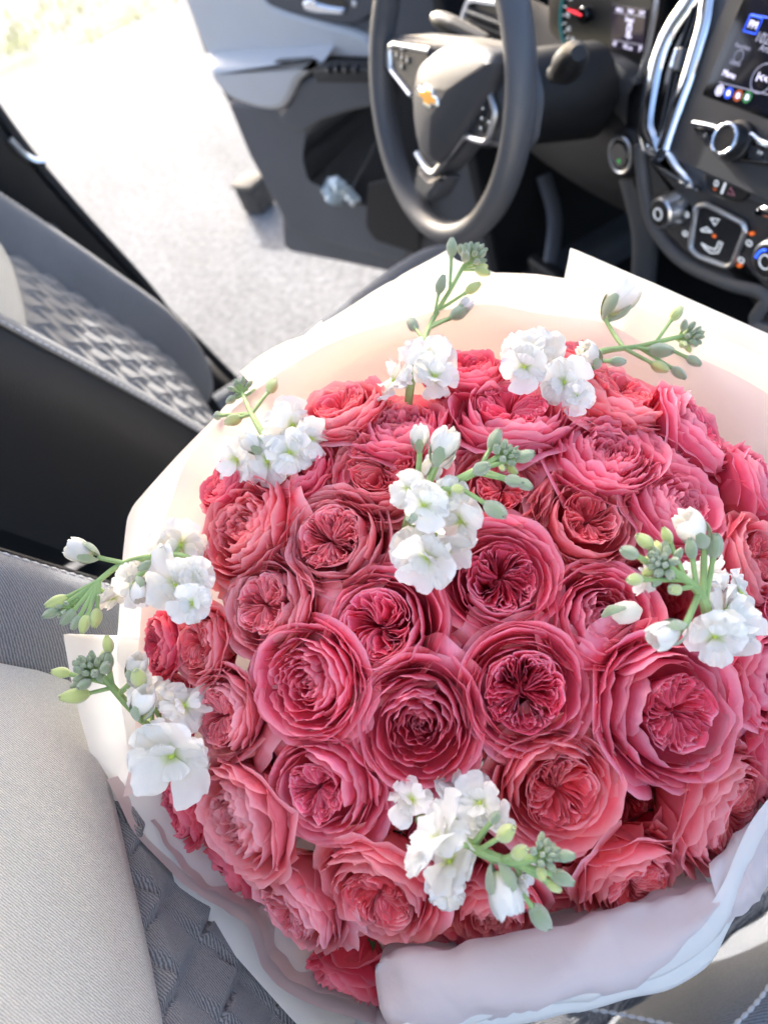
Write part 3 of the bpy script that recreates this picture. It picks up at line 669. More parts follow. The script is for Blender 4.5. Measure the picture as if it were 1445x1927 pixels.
# pedal
pa, pb = onplane(1022, 330, (0, .78, 0), V3(0, 1, 0)), onplane(1036, 500, (0, .70, 0), V3(0, 1, 0))
ped = mk('brake_pedal', tube(smoothline([pa, (pa+pb)/2+V3(0, .02, 0), pb], 12), .016, 8, flat=.5), mat('pedal_metal', '55585f', .5, .3), car)
mk('pedal_pad', box(pb+V3(0, -.01, -.02), (.11, .03, .06), bev=.008), m_black, ped)
# dark block put in place of a shadow on the driveway
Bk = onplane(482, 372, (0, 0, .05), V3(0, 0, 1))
blk = root('shadow_block', 'small dark block standing in for a shadow on the pale driveway beyond the door', 'block', (Bk[0], Bk[1], .004))
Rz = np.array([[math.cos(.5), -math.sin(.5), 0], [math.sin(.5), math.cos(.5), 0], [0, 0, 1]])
mk('shadow_block_body', box((Bk[0], Bk[1], .06), (.11, .10, .11), Rz, .012), mat('shadow_block_dark', '55504c', .9, var=.5, vscale=30, bump=(60, .8)), blk)
mk('shadow_block_cap', box((Bk[0]-.01, Bk[1], .123), (.118, .108, .014), Rz, .004), mat('shadow_block_pale_top', '7d7468', .9, var=.4, vscale=25), blk)

# ================================================================== BOUQUET
DS = .765
Pt, Pb, Pl_, Pr_ = at(900, 600, .70*DS), at(900, 1800, .56*DS), at(250, 1200, .63*DS), at(1560, 1200, .63*DS)
BC = (Pt+Pb+Pl_+Pr_)/4; B1 = (Pr_-Pl_)/np.linalg.norm(Pr_-Pl_)
B2 = (Pt-Pb)-B1*((Pt-Pb)@B1); RB = np.linalg.norm(B2)/2; B2 /= np.linalg.norm(B2); BA = np.cross(B1, B2); RA = np.linalg.norm(Pr_-Pl_)/2; HB = .090
BIND = V3(.27, .06, .75)
def dome(u, v):
    """depth along the pixel ray and local frame of the rose dome"""
    r = ray(u, v); o = CAM-BC
    q = lambda x: np.array([x@B1/RA, x@B2/RB, x@BA/HB])
    ro, rr = q(o), q(r); a_, b_, c_ = rr@rr, 2*ro@rr, ro@ro-1; dsc = b_*b_-4*a_*c_
    t = (-b_-math.sqrt(dsc))/(2*a_) if dsc > 0 else None
    if t is None or (o+r*t)@BA < -.005: t = -(o@BA)/(r@BA)
    P = o+r*t; rad = np.array([P@B1/RA, P@B2/RB]); fr_ = min(1.1, np.linalg.norm(rad)); dirv = B1*rad[0]+B2*rad[1]
    if fr_ > 1e-6: dirv = dirv/np.linalg.norm(dirv)
    ang = math.radians(52)*fr_**1.3
    return t, BA*math.cos(ang)+dirv*math.sin(ang)
def bp(u, v, h=0): return at(u, v, dome(u, v)[0]-h)

def petal_mat(name, base, mid, edge, tr=.24, rough=.5, vein=.10):
    k = N(name); b = k.b; b.inputs['Roughness'].default_value = rough; b.inputs['Specular IOR Level'].default_value = .12
    at_ = k.n('Attribute', attribute_name='tip'); rp = k.n('ValToRGB'); e = rp.color_ramp.elements
    e[0].position = .25; e[0].color = lin(base); e[1].position = 1; e[1].color = lin(edge); x = e.new(.84); x.color = lin(mid)
    k.l(at_.outputs['Fac'], rp.inputs[0])
    oi = k.n('ObjectInfo'); hs = k.n('HueSaturation'); mr = k.n('MapRange'); mr.inputs['To Min'].default_value = .86; mr.inputs['To Max'].default_value = 1.12
    k.l(oi.outputs['Random'], mr.inputs[0]); k.l(mr.outputs[0], hs.inputs['Value']); k.l(rp.outputs[0], hs.inputs['Color'])
    tc = k.n('TexCoord'); nz = k.n('TexNoise', i_Scale=5.0, i_Detail=4.0); k.l(tc.outputs['Object'], nz.inputs['Vector'])
    mx = k.n('MixRGB', blend_type='OVERLAY'); mx.inputs[0].default_value = .22; k.l(hs.outputs[0], mx.inputs[1]); k.l(nz.outputs[0], mx.inputs[2])
    k.l(mx.outputs[0], b.inputs['Base Color'])
    n2 = k.n('TexNoise', i_Scale=26.0, i_Detail=3.0); k.l(tc.outputs['Object'], n2.inputs['Vector'])
    bm_ = k.n('Bump', i_Strength=vein, i_Distance=.03); k.l(n2.outputs[0], bm_.inputs['Height']); k.l(bm_.outputs[0], b.inputs['Normal'])
    t = k.n('BsdfTranslucent'); k.l(mx.outputs[0], t.inputs['Color']); ms = k.n('MixShader'); ms.inputs[0].default_value = tr
    k.l(b.outputs[0], ms.inputs[1]); k.l(t.outputs[0], ms.inputs[2]); k.l(ms.outputs[0], k.out.inputs['Surface'])
    return k.m
PM = {'pink': petal_mat('rose_pink_petal', 'f04c70', 'f97896', 'fdaebf'),
      'coral': petal_mat('rose_coral_petal', 'f2566a', 'fa828f', 'fdb2b8'),
      'dusty': petal_mat('rose_dusty_petal', 'ea6278', 'f58e9b', 'fab8c0'),
      'deep': petal_mat('rose_deep_petal', 'e63e60', 'f36480', 'f896a8')}
m_sepal = mat('rose_sepal_green', '3d5a2c', .6, var=.3, vscale=40)
m_rstem = mat('rose_stem_green', '35502a', .6, var=.3, vscale=20)

def meshdata(name, G, tip):
    v, f = grid(G); me = bpy.data.meshes.new(name); me.from_pydata(v.tolist(), [], f)
    a_ = me.attributes.new('tip', 'FLOAT', 'POINT'); a_.data.foreach_set('value', np.asarray(tip, np.float32).ravel())
    me.polygons.foreach_set('use_smooth', [True]*len(me.polygons)); return me
def wob(S, k, r_):
    out = np.zeros_like(S)
    for i in range(1, k+1): out = out+r_.normal()*np.sin(S*i*1.9+r_.uniform(0, 6.28))/i**.6
    return out
def guard_petal(th, w_, re, ze, curl, ruf, r_, nu=15, nv=10, bz=-1.05, side=.32, lean=0, fl=0):
    S, T = np.meshgrid(np.linspace(-1, 1, nu), np.linspace(0, 1, nv), indexing='ij')
    ph = th+S*w_/2
    r = (1-fl)*(.10+(re-.10)*np.sin(math.pi/2*np.clip(T*1.18, 0, 1))**.75)+fl*(.10+(re-.10)*(.55*T+.45*T**2))
    z = bz+(ze-bz)*((1-fl)*T**1.15+fl*np.sin(math.pi/2*T)**1.1)
    k = np.clip((T-.66)/.34, 0, 1)
    z = z-side*np.abs(S)**2.6*T**1.5*(1+.2*r_.normal())
    if curl >= 0: r = r+curl*k**2*(1-.4*S*S); z = z-curl*.75*k**3
    else: r = r+curl*k**1.5*(1+.25*S*S)
    r = r+.045*S*re*T*lean
    r = r+ruf*wob(S, 5, r_)*T**2.5; z = z+ruf*.8*wob(S, 6, r_)*T**3+.025*wob(S*2.2, 5, r_)*k**2
    ph = ph+ruf*.35*wob(S, 3, r_)*T**3
    # cleft tip
    z = z+.010*np.sin(S*r_.uniform(12, 18)+r_.uniform(0, 6))*k**3; r = r+.006*np.sin(S*r_.uniform(10, 16)+r_.uniform(0, 6))*k**3
    z = z-r_.uniform(0, .09)*np.exp(-((S-r_.normal()*.2)/.14)**2)*k**2
    return np.stack([r*np.cos(ph), r*np.sin(ph), z], 2), T
def fold_petal(th, al, Ro, Ri, zt, twist, r_, cen, nu=34, nv=7):
    tau = np.linspace(0, 1, nu)
    sm = np.clip((tau-.30)/.40, 0, 1); sm = sm*sm*(3-2*sm)
    ang = -al+2*al*sm
    rad = Ri+(Ro-Ri)*np.sin(math.pi*tau)**.62
    ang = ang+.045*wob(tau*6, 4, r_)*(al/.6+.35); rad = rad*(1+.035*wob(tau*6, 5, r_))
    ztop = zt-.20*(1-np.clip(rad/.55, 0, 1))**1.2+.022*wob(tau*5, 5, r_)
    G = np.zeros((nu, nv, 3)); Tt = np.zeros((nu, nv))
    for j, t in enumerate((0, .3, .55, .75, .9, .97, 1)):
        kk = .42+.58*t**.8
        a2 = th+ang*(.66+.34*t**1.4)+twist*rad*(1+.5*t)
        rr = rad*kk+.018*(t > .99)*np.sign(np.sin(tau*9+th))
        G[:, j, 0] = rr*np.cos(a2)+cen[0]*t; G[:, j, 1] = rr*np.sin(a2)+cen[1]*t
        G[:, j, 2] = -.75+(ztop+.75)*t**.9; Tt[:, j] = (.25, .3, .4, .5, .62, .84, 1.0)[j]
    return G, Tt
def make_rose(seed):
    r_ = np.random.default_rng(seed); out = []
    opn = r_.uniform(.50, .62); nl = int(r_.choice([3, 4, 4, 5])); tw = r_.normal()*.8; cen = r_.normal(size=2)*.06
    lay = [(4, 1.05, -.10, .10, .06, .42), (5, 1.0, .03, .07, .05, .26), (5, .93, .10, .05, .045, .18), (5, .85, .14, .02, .042, .12), (6, .765, .165, -.02, .038, .07), (6, .68, .17, -.05, .036, .03)]
    th0 = r_.uniform(0, 6.28); ell = 1+r_.uniform(.0, .09); ea_ = r_.uniform(0, 3.14)
    for li, (n, re, ze, cu, rf_, fl) in enumerate(lay):
        if re < opn+.05: continue
        th0 += 2.4+r_.normal()*.3; off = r_.normal(size=2)*.025
        for k in range(n):
            th = th0+2*math.pi*k/n+r_.normal()*.16
            w_ = 2*math.pi/n*r_.uniform(1.2, 1.65)
            G, T = guard_petal(th, w_, re*(1+r_.normal()*.035), ze+r_.normal()*.05, cu*r_.uniform(.2, 1.7), rf_*.5, r_, lean=1, bz=-1.15 if li < 4 else -.9, side=.40 if li < 2 else .27, fl=min(1, fl*r_.uniform(.75, 1.2)))
            G[..., 0] += (cen[0]*(li/5)+off[0])*T; G[..., 1] += (cen[1]*(li/5)+off[1])*T
            x_ = G[..., 0]*math.cos(ea_)+G[..., 1]*math.sin(ea_); G[..., 0] += x_*(ell-1)*math.cos(ea_); G[..., 1] += x_*(ell-1)*math.sin(ea_)
            out.append(meshdata('petal', G, T))
    for k in range(int(r_.choice([1, 2, 2, 3]))):      # loose guard petals bent outwards
        G, T = guard_petal(r_.uniform(0, 6.28), r_.uniform(1.1, 1.5), r_.uniform(1.12, 1.24), r_.uniform(-.35, -.12), r_.uniform(.1, .25), .05, r_, bz=-1.15, side=.45, fl=.6); out.append(meshdata('petal', G, T))
    if seed % 3 == 0:                       # tightly furled heart
        for q, (n, re) in enumerate(((5, .57), (5, .50), (5, .43), (4, .36), (4, .29), (3, .22), (3, .15), (2, .09))):
            th0 += 2.2
            for k in range(n):
                G, T = guard_petal(th0+2*math.pi*k/n+r_.normal()*.2, 2*math.pi/n*r_.uniform(1.15, 1.5), re*(1+r_.normal()*.06), .17-.022*q+r_.normal()*.03, -.05, .034, r_, nu=13, nv=8, bz=-.7, side=.13, lean=1)
                G[..., 0] += cen[0]*T; G[..., 1] += cen[1]*T; out.append(meshdata('petal', G, T))
        return out
    # quartered heart
    t0 = r_.uniform(0, 6.28); edges = np.sort((np.arange(nl)+r_.normal(size=nl)*.20)*2*math.pi/nl)
    for i in range(nl):
        a0 = edges[i]; a1 = edges[(i+1) % nl]+(2*math.pi if i == nl-1 else 0); mid = (a0+a1)/2; hw = (a1-a0)/2
        m = int(r_.choice([4, 5, 5, 6]))
        for j in range(m):
            q = j/m
            G, T = fold_petal(t0+mid+r_.normal()*.05*q, hw*(1-.86*q)*.97, (opn+.02)*(1-.30*q*q-.03*q), .05+.16*q, (.15-.03*q+r_.normal()*.018), tw, r_, cen)
            out.append(meshdata('petal', G, T))
    # tiny heart curl
    for j in range(4):
        G, T = guard_petal(r_.uniform(0, 6.28), 3.0, .05+.045*j, -.12+r_.normal()*.05, -.03, .02, r_, nu=11, nv=6, bz=-.7, side=.1); out.append(meshdata('petal', G, T*.8))
    return out
ROSEV = [make_rose(100+i) for i in range(14)]
def rmat(P, n, spin, s):
    n = n/np.linalg.norm(n); x = np.cross(n, V3(.3, .8, .5)); x /= np.linalg.norm(x); y = np.cross(n, x)
    X = math.cos(spin)*x+math.sin(spin)*y; Y = np.cross(n, X)
    Mx = Matrix.Identity(4)
    for i in range(3): Mx[i][0], Mx[i][1], Mx[i][2], Mx[i][3] = X[i]*s, Y[i]*s, n[i]*s, P[i]
    return Mx
def sepal_geo():
    gs = []
    for k in range(5):
        t = k*2*math.pi/5; L = []
        for q in np.linspace(0, 1, 6):
            r = .16+.55*q; z = -1.02+.35*q*q-.1*q; wv = .16*math.sin(math.pi*min(1, q*.9+.12))*(1-q*.6)
            L.append([(r*math.cos(t)-wv*math.sin(t)*s, r*math.sin(t)+wv*math.cos(t)*s, z) for s in (-1, 0, 1)])
        gs.append(grid(L))
    gs.append(lathe(V3(0, 0, -1.25), (0, 0, 1), [(.06, 0), (.14, .08), (.17, .18), (.12, .26)], 10))
    return join(*gs)
SEP = sepal_geo(); sep_me = bpy.data.meshes.new('calyx'); sep_me.from_pydata(SEP[0].tolist(), [], SEP[1]); sep_me.materials.append(m_sepal)
rose_i = 0
def rose(u, v, px, colr, label, tilt=(0, 0), h=0.0, var=None):
    """tilt: extra lean of the face in photo right / up"""
    global rose_i
    d, n = dome(u, v); d -= h
    P = at(u, v, d); n = n+(CR*tilt[0]+CU*tilt[1]); n /= np.linalg.norm(n)
    s = px*d/FPX/2/1.03
    vr = ROSEV[(rose_i*5+3) % 14 if var is None else var]; rose_i += 1
    Mx = rmat(P-n*s*.06, n, random.uniform(0, 6.28), s)
    o = root('rose', label, 'rose', M=Mx, group='pink roses in the bouquet')
    for me in vr:
        p = bpy.data.objects.new('petal', me); COL.objects.link(p); p.parent = o
        if not me.materials: me.materials.append(PM['pink'])
        p.material_slots[0].link = 'OBJECT'; p.material_slots[0].material = PM[colr]
    c = bpy.data.objects.new('calyx', sep_me); COL.objects.link(c); c.parent = o
    b0 = P-n*s*1.25; tgt = BIND+rng.normal(size=3)*.012
    mk('stem', tube(smoothline([b0, b0-n*.04, (b0+tgt)/2-V3(0, 0, .02), tgt], 10), .0028, 6), m_rstem, o)
    return o
ROSES = [
 # u, v, px, colour, label, tilt, h
 (632, 762, 190, 'coral', 'pink rose against the peach tissue beside the upright sprig', (-.1, .25), .0),
 (752, 790, 205, 'pink', 'pale pink rose below the upright white sprig by the tissue', (0, .45), .0),
 (880, 690, 150, 'deep', 'deep pink rose behind the upright sprig, touching the tissue', (0, .2), .0),
 (962, 765, 225, 'pink', 'large ruffled pink rose under the white blossoms of the far sprig', (-.05, .30), .004),
 (1168, 735, 200, 'coral', 'coral rose below the long bare tip of the far sprig', (.05, .15), .0),
 (1318, 800, 185, 'pink', 'pink rose leaning on the tissue near the dashboard', (.35, -.05), .0),
 (1143, 845, 225, 'pink', 'wide pink rose with orange heart next to the far sprig', (0, .1), .004),
 (1440, 905, 170, 'pink', 'pink rose with petals curled out at the tissue edge', (.3, 0), .0),
 (718, 880, 215, 'coral', 'coral rose with dark hollow heart beside the leaning central sprig', (-.1, .05), .004),
 (560, 885, 140, 'deep', 'deep rose half hidden under the white blossoms near the driver seat', (-.1, .2), .0),
 (415, 905, 120, 'deep', 'deep red rose behind the sprig near the driver seat', (-.3, .2), -.005),
 (448, 985, 215, 'coral', 'coral rose with orange lit petals at the bouquet edge', (-.15, .0), .004),
 (632, 1005, 215, 'dusty', 'dusty pink rose with wavy pale edges beside the coral one', (0, 0), .006),
 (940, 915, 190, 'coral', 'coral rose behind the grey buds of the central sprig', (.0, .1), .0),
 (1103, 970, 205, 'coral', 'coral rose with folded heart behind the two front-facing cups', (0, .05), .004),
 (1283, 945, 210, 'pink', 'pale pink rose with tight heart behind the budded sprig', (.05, .05), .004),
 (1437, 1050, 180, 'coral', 'coral rose beside the budded sprig near the dashboard', (.15, 0), .0),
 (944, 1085, 225, 'pink', 'smooth cupped pink rose touching the lowest blossom of the central sprig', (0, 0), .010),
 (497, 1145, 205, 'dusty', 'dusty rose beside the long arching sprig', (-.1, 0), .004),
 (716, 1175, 235, 'pink', 'rose with close nested folds under the central blossoms', (-.1, .05), .008),
 (1137, 1160, 220, 'pink', 'rose with a small cream bud lying in its heart', (0, 0), .008),
 (368, 1215, 150, 'coral', 'bright orange red rose under the arching sprig', (-.2, 0), -.002),
 (292, 1215, 120, 'deep', 'red rose squeezed against the white paper under the arching sprig', (-.3, 0), -.008),
 (412, 1345, 175, 'dusty', 'dusty rose beside the broad white blossom', (-.25, 0), .0),
 (568, 1285, 225, 'pink', 'rose with one big overlapping pale petal over its heart', (-.12, 0), .010),
 (780, 1368, 250, 'pink', 'full rose with deep narrow folds in the middle of the dome', (-.05, 0), .012),
 (1000, 1298, 260, 'pink', 'round rose with four-part heart in the middle of the dome', (0, 0), .014),
 (1268, 1340, 295, 'pink', 'largest rose, wide and flat, below the budded sprig', (0, 0), .014),
 (1450, 1275, 190, 'pink', 'rose beside the largest one at the edge of the bouquet', (.2, 0), .004),
 (438, 1550, 228, 'dusty', 'dusty rose turned to the seat back with a coral heart', (-.30, 0), .006),
 (608, 1495, 220, 'pink', 'rose with hollow heart above the paper near the seat back', (-.1, .0), .008),
 (1052, 1490, 240, 'coral', 'coral rose with ruffled bright heart beside the front sprig', (.05, 0), .012),
 (545, 1722, 215, 'dusty', 'narrow rose leaning over the pale paper rim', (-.35, -.15), .002),
 (712, 1695, 235, 'coral', 'rose above the rounded end of the pale paper fold', (-.1, -.10), .008),
 (935, 1730, 190, 'coral', 'rose under the front sprig, cut by the paper fold', (-.05, -.2), .0),
 (1195, 1670, 215, 'coral', 'coral rose sunk behind the long pale paper fold', (.10, -.25), .0),
 (1375, 1535, 250, 'coral', 'coral rose turned away beside the pointed paper corner', (.35, -.1), .002),
 (330, 1525, 150, 'deep', 'deep rose low against the paper below the broad white blossom', (-.35, 0), -.012),
 (322, 1335, 110, 'coral', 'red rose half hidden behind the short budded sprig', (-.35, 0), -.010),
 (655, 1860, 170, 'deep', 'dark crimson rose at the bottom between paper rims', (-.2, -.5), -.01),
 (840, 1590, 190, 'pink', 'deep pink rose tucked beneath the front sprig', (0, 0), -.02), (1180, 1500, 180, 'deep', 'deep pink rose tucked between the coral rose and the largest rose', (0, 0), -.04), (880, 1200, 150, 'deep', 'deep pink rose tucked under the smooth cupped rose', (0, 0), -.05),
 (1240, 1130, 170, 'deep', 'deep pink rose tucked below the bent grey green bud crown', (0, 0), -.045), (830, 800, 170, 'pink', 'deep pink rose tucked between the upright sprig and the large ruffled rose', (0, .2), -.012), (560, 1010, 150, 'deep', 'deep pink rose tucked between the two dusty roses near the driver seat', (0, 0), -.04),
 (620, 1390, 150, 'deep', 'deep pink rose tucked between the nested-fold rose and the full rose', (0, 0), -.04), (1060, 1640, 200, 'deep', 'deep pink rose tucked behind the pale green tip of the front sprig', (0, -.1), -.02), (1250, 830, 170, 'pink', 'deep pink rose tucked beside the tissue behind the wide pink rose', (.1, .1), -.01), (480, 1400, 140, 'deep', 'deep pink rose tucked between dusty roses near the seat back', (-.1, 0), -.03),
 (1080, 660, 120, 'coral', 'deep pink rose tucked behind the white blossoms of the far sprig', (.0, .2), -.012), (415, 1650, 175, 'deep', 'deep pink rose tucked under the dusty rose turned to the seat back', (-.2, 0), -.03), (820, 1780, 170, 'deep', 'deep pink rose tucked against the rounded end of the paper fold', (0, -.2), -.02), (1330, 1440, 170, 'deep', 'deep pink rose tucked below the largest rose', (.1, 0), -.04),
 (1470, 1420, 200, 'pink', 'pink rose tucked behind the pointed paper corner', (.3, 0), -.01), (1290, 1620, 190, 'deep', 'deep rose tucked beside the paper corner and fold', (.2, -.2), -.015), (1500, 1160, 170, 'pink', 'pink rose tucked beside the bent sprig near the dashboard', (.3, 0), -.005)]
for u, v, px, cl_, lb, tl_, h in ROSES:
    o = rose(u, v, px, cl_, lb, tl_, h)
    if ' tucked ' in lb: o['group'] = 'roses tucked deep in the bouquet'

# ------------------------------------------------------------------ white stock sprigs
m_wp = petal_mat('white_blossom_petal', 'c9d68a', 'f4f3ec', 'faf9f5', tr=.36, vein=.15)
m_wp.node_tree.nodes['Color Ramp'].color_ramp.elements[0].position = .06; m_wp.node_tree.nodes['Color Ramp'].color_ramp.elements[1].position = .34
m_bud = mat('sage_bud', 'a3b58c', .8, bump=(260, .5), var=.25, vscale=90)
m_budy = mat('lime_bud', 'ccd884', .7, bump=(260, .4), var=.2, vscale=90)
m_gst = mat('sprig_stem_green', '9cba78', .6, bump=(200, .3), var=.25, vscale=60)
for m_ in (m_bud, m_budy): m_.node_tree.nodes['Principled BSDF'].inputs['Sheen Weight'].default_value = .9
m_cen = mat('blossom_centre', 'b6cc58', .6)
def stock_petal(th, L, w_, el, cup, r_, nu=13, nv=10):
    S, T = np.meshgrid(np.linspace(-1, 1, nu), np.linspace(0, 1, nv), indexing='ij')
    wid = w_*(.10+.90*np.sin(math.pi*np.clip(T*.62, 0, 1))**1.1)*np.where(T > .8, np.sqrt(np.clip(1-((T-.8)/.26)**2, .12, 1)), 1)
    y = S*wid; x = L*T*(1-.10*S*S*T)-.05*L*np.exp(-(S/.2)**2)*(T > .95)
    z = L*(el*T**.6*.6-cup*.9*T**2.2)+.11*L*wob(S*1.4, 4, r_)*T**2+.035*L*np.sin(S*r_.uniform(7, 11)+r_.uniform(0, 6))*T**4+.05*L*wob(T*3, 3, r_)*T-.22*w_*S*S*T*r_.normal()
    y = y+.05*w_*wob(T*4, 3, r_)*T
    c, s = math.cos(th), math.sin(th)
    return np.stack([x*c-y*s, x*s+y*c, z], 2), T
def make_floret(seed):
    r_ = np.random.default_rng(seed); out = []; t0 = r_.uniform(0, 6.28)
    for ring, (n, L, w_, el, cu) in enumerate(((4, 1.18, .66, .15, .08), (3, 1.0, .60, .50, .10), (2, .6, .42, 1.4, .15))):
        for k in range(n):
            G, T = stock_petal(t0+ring*.7+k*2*math.pi/n+r_.normal()*.15, L*r_.uniform(.85, 1.12), w_*r_.uniform(.85, 1.1), el+r_.normal()*.15, cu+r_.normal()*.28, r_)
            me = meshdata('petal', G, T); me.materials.append(m_wp); out.append(me)
    return out
FLOV = [make_floret(300+i) for i in range(7)]
def bud_mesh(seed, kind):
    r_ = np.random.default_rng(seed); a_ = np.linspace(0, 2*math.pi, 16, endpoint=False); G = []
    for t in np.linspace(0, 1, 10):
        R = .36*math.sin(math.pi*min(1, t*.88+.06))**.7*(1-.25*t)+.02
        lob = 1+.24*np.abs(np.sin(a_*2+.5*t))-.10+.05*np.sin(a_*8)*t
        G.append(np.stack([R*lob*np.cos(a_)+.10*t*t, R*lob*np.sin(a_), np.full(16, t*1.15)-.06*t*np.cos(a_*4)], 1))
    v, f = grid(G, cv=True); me = bpy.data.meshes.new('bud'); me.from_pydata(v.tolist(), [], f+[list(range(16))[::-1], [144+i for i in range(16)]])
    me.polygons.foreach_set('use_smooth', [True]*len(me.polygons)); me.materials.append(kind); return me
BUDG = [bud_mesh(i, m_bud) for i in range(2)]; BUDY = [bud_mesh(5, m_budy)]
def open_bud():
    """half open bud: furled white petals held in three sage sepals"""
    r_ = np.random.default_rng(77); ps = []
    for k in range(5):
        th = k*1.3; S, T = np.meshgrid(np.linspace(-1, 1, 9), np.linspace(0, 1, 8), indexing='ij')
        R = .12+.36*np.sin(math.pi*np.clip(T*.78, 0, 1))**.8-.02*k; ph = th+S*1.15+.3*T
        z = .25+1.1*T-.12*S*S*T+.05*wob(S*2, 3, r_)*T; R = R+.04*wob(S*2, 4, r_)*T**2
        me = meshdata('petal', np.stack([R*np.cos(ph), R*np.sin(ph), z], 2), .15+.85*T); me.materials.append(m_wp); ps.append(me)
    sp = []
    for k in range(4):
        th = k*math.pi/2+.3; S, T = np.meshgrid(np.linspace(-1, 1, 5), np.linspace(0, 1, 7), indexing='ij')
        R = .06+.40*np.sin(math.pi*np.clip(T*.72, 0, 1))**.8; ph = th+S*.55*np.sin(math.pi*np.clip(T*.85+.12, 0, 1)); z = -.05+.95*T
        me = meshdata('sepal', np.stack([R*np.cos(ph), R*np.sin(ph), z], 2), T); me.materials.append(m_bud); sp.append(me)
    return ps, sp
OBP, OBS = open_bud()
def put(parent, name, me, Mw):
    o = bpy.data.objects.new(name, me); COL.objects.link(o); o.parent = parent; o.matrix_parent_inverse = Matrix.Identity(4)
    o.matrix_local = WM[parent].inverted()@Mw; WM[o] = Mw; return o
cen_me = bpy.data.meshes.new('flower_centre'); cv, cf = lathe(V3(0, 0, -.05), (0, 0, 1), [(.05, 0), (.10, .06), (.09, .16), (.03, .22)], 8); cen_me.from_pydata(cv.tolist(), [], cf); cen_me.materials.append(m_cen)
def sprig(label, stem, flowers, buds, cluster, opens=(), sr=.0026):
    """stem [(u,v,h)], flowers [(u,v,h,px)], buds [(u,v,h,px,kind)], cluster (u,v,h,px,n), opens [(u,v,h,px,(du,dv))]"""
    pts = [bp(*s) for s in stem]; o = root('white_flower_sprig', label, 'flower sprig', pts[0], 'white sprigs in the bouquet')
    line = smoothline(pts, 30); geos = [tube(line, np.linspace(sr, sr*.6, 30), 8)]
    near = lambda p: line[np.argmin(np.linalg.norm(line-p, axis=1))]
    toc = lambda p: (CAM-p)/np.linalg.norm(CAM-p)
    for u, v, h, px in flowers:
        P = bp(u, v, h); d = dome(u, v)[0]-h; s = px*d/FPX/2*.90
        q = near(P); out = P-q; out = out/(np.linalg.norm(out)+1e-6)
        n = toc(P)*.8+out*.6+rng.normal(size=3)*.38; n /= np.linalg.norm(n)
        fl = put(o, 'flower', cen_me, rmat(P-n*s*.25, n, random.uniform(0, 6.28), s))
        for me in FLOV[rng.integers(7)]:
            p = bpy.data.objects.new('petal', me); COL.objects.link(p); p.parent = fl
        geos.append(tube(smoothline([q, (q+P)/2-toc(P)*.004, P-n*s*.3], 8), .0013, 6))
    def one_bud(P, ax, s, me):
        put(o, 'bud', me, rmat(P, ax, random.uniform(0, 6.28), s))
    for u, v, h, px, kd in buds:
        P = bp(u, v, h); s = px*(dome(u, v)[0]-h)/FPX*.68; q = near(P); q2 = line[max(0, np.argmin(np.linalg.norm(line-P, axis=1))-4)]
        ax = (P-q2); ax = ax/np.linalg.norm(ax)+toc(P)*.15
        ax /= np.linalg.norm(ax); b0 = P-ax*s*.5
        one_bud(b0, ax, s, BUDY[0] if kd == 'y' else BUDG[rng.integers(2)])
        geos.append(tube(smoothline([q2, (q2+b0)/2+toc(P)*.002, b0+ax*s*.04], 8), [.0013]*6+[.0012, .0016], 6))
    u, v, h, px, n = cluster
    tip = bp(u, v, h); dd_ = dome(u, v)[0]-h; R = px*dd_/FPX/2*1.15; axis = tip-line[-6]; axis /= np.linalg.norm(axis)
    axis = axis*.8+toc(tip)*.4; axis /= np.linalg.norm(axis)
    x = np.cross(axis, V3(.2, .5, .9)); x /= np.linalg.norm(x); y = np.cross(axis, x)
    geos.append(tube([line[-1], tip-axis*R*.5, tip], [sr*.6, sr*.55, sr*.4], 7))
    n = int(n*1.5)
    for k in range(n):
        f = k/(n-1); a_ = k*2.4; rr = R*(.92-.80*f); ax = axis*(.35+.9*f)+(x*math.cos(a_)+y*math.sin(a_))*(1.05-.8*f)
        ax /= np.linalg.norm(ax); s = R*(.50-.30*f)*rng.uniform(.8, 1.2)
        b0 = tip+axis*R*(-.45+.75*f)+(x*math.cos(a_)+y*math.sin(a_))*rr*.45
        one_bud(b0, ax, s, BUDY[0] if (f < .3 and k % 3 == 0) else BUDG[rng.integers(2)])
        geos.append(tube([tip+axis*R*(-.75+.8*f), b0+ax*s*.05], [.0008, .0011], 5))
    for u, v, h, px, dr in opens:
        P = bp(u, v, h); s = px*(dome(u, v)[0]-h)/FPX/1.3; ax = CR*dr[0]-CU*dr[1]+toc(P)*.3; ax /= np.linalg.norm(ax); b0 = P-ax*s*.6
        q = line[max(0, np.argmin(np.linalg.norm(line-b0, axis=1))-3)]
        ob = put(o, 'opening_bud', OBS[0], rmat(b0, ax, 0, s))
        for me in OBS[1:]:
            p = bpy.data.objects.new('sepal', me); COL.objects.link(p); p.parent = ob
        for me in OBP:
            p = bpy.data.objects.new('petal', me); COL.objects.link(p); p.parent = ob
        geos.append(tube(smoothline([q, (q+b0)/2, b0+ax*s*.05], 8), .0016, 6))
    mk('stem', join(*geos), m_gst, o)
    return o
sprig('upright white sprig standing against the peach tissue under the steering wheel', [(768, 760, -.01), (778, 700, .01), (810, 610, .012), (850, 540, .01), (872, 500, .01)],
      [(802, 668, .022, 105), (818, 705, .02, 85), (735, 712, .012, 95)], [(828, 537, .015, 46, 'g'), (888, 543, .012, 42, 'y'), (862, 590, .014, 50, 'g'), (777, 612, .016, 46, 'g'), (850, 468, .012, 44, 'g')],
      (893, 478, .012, 82, 15), [(872, 580, .014, 36, (.5, -.7))])
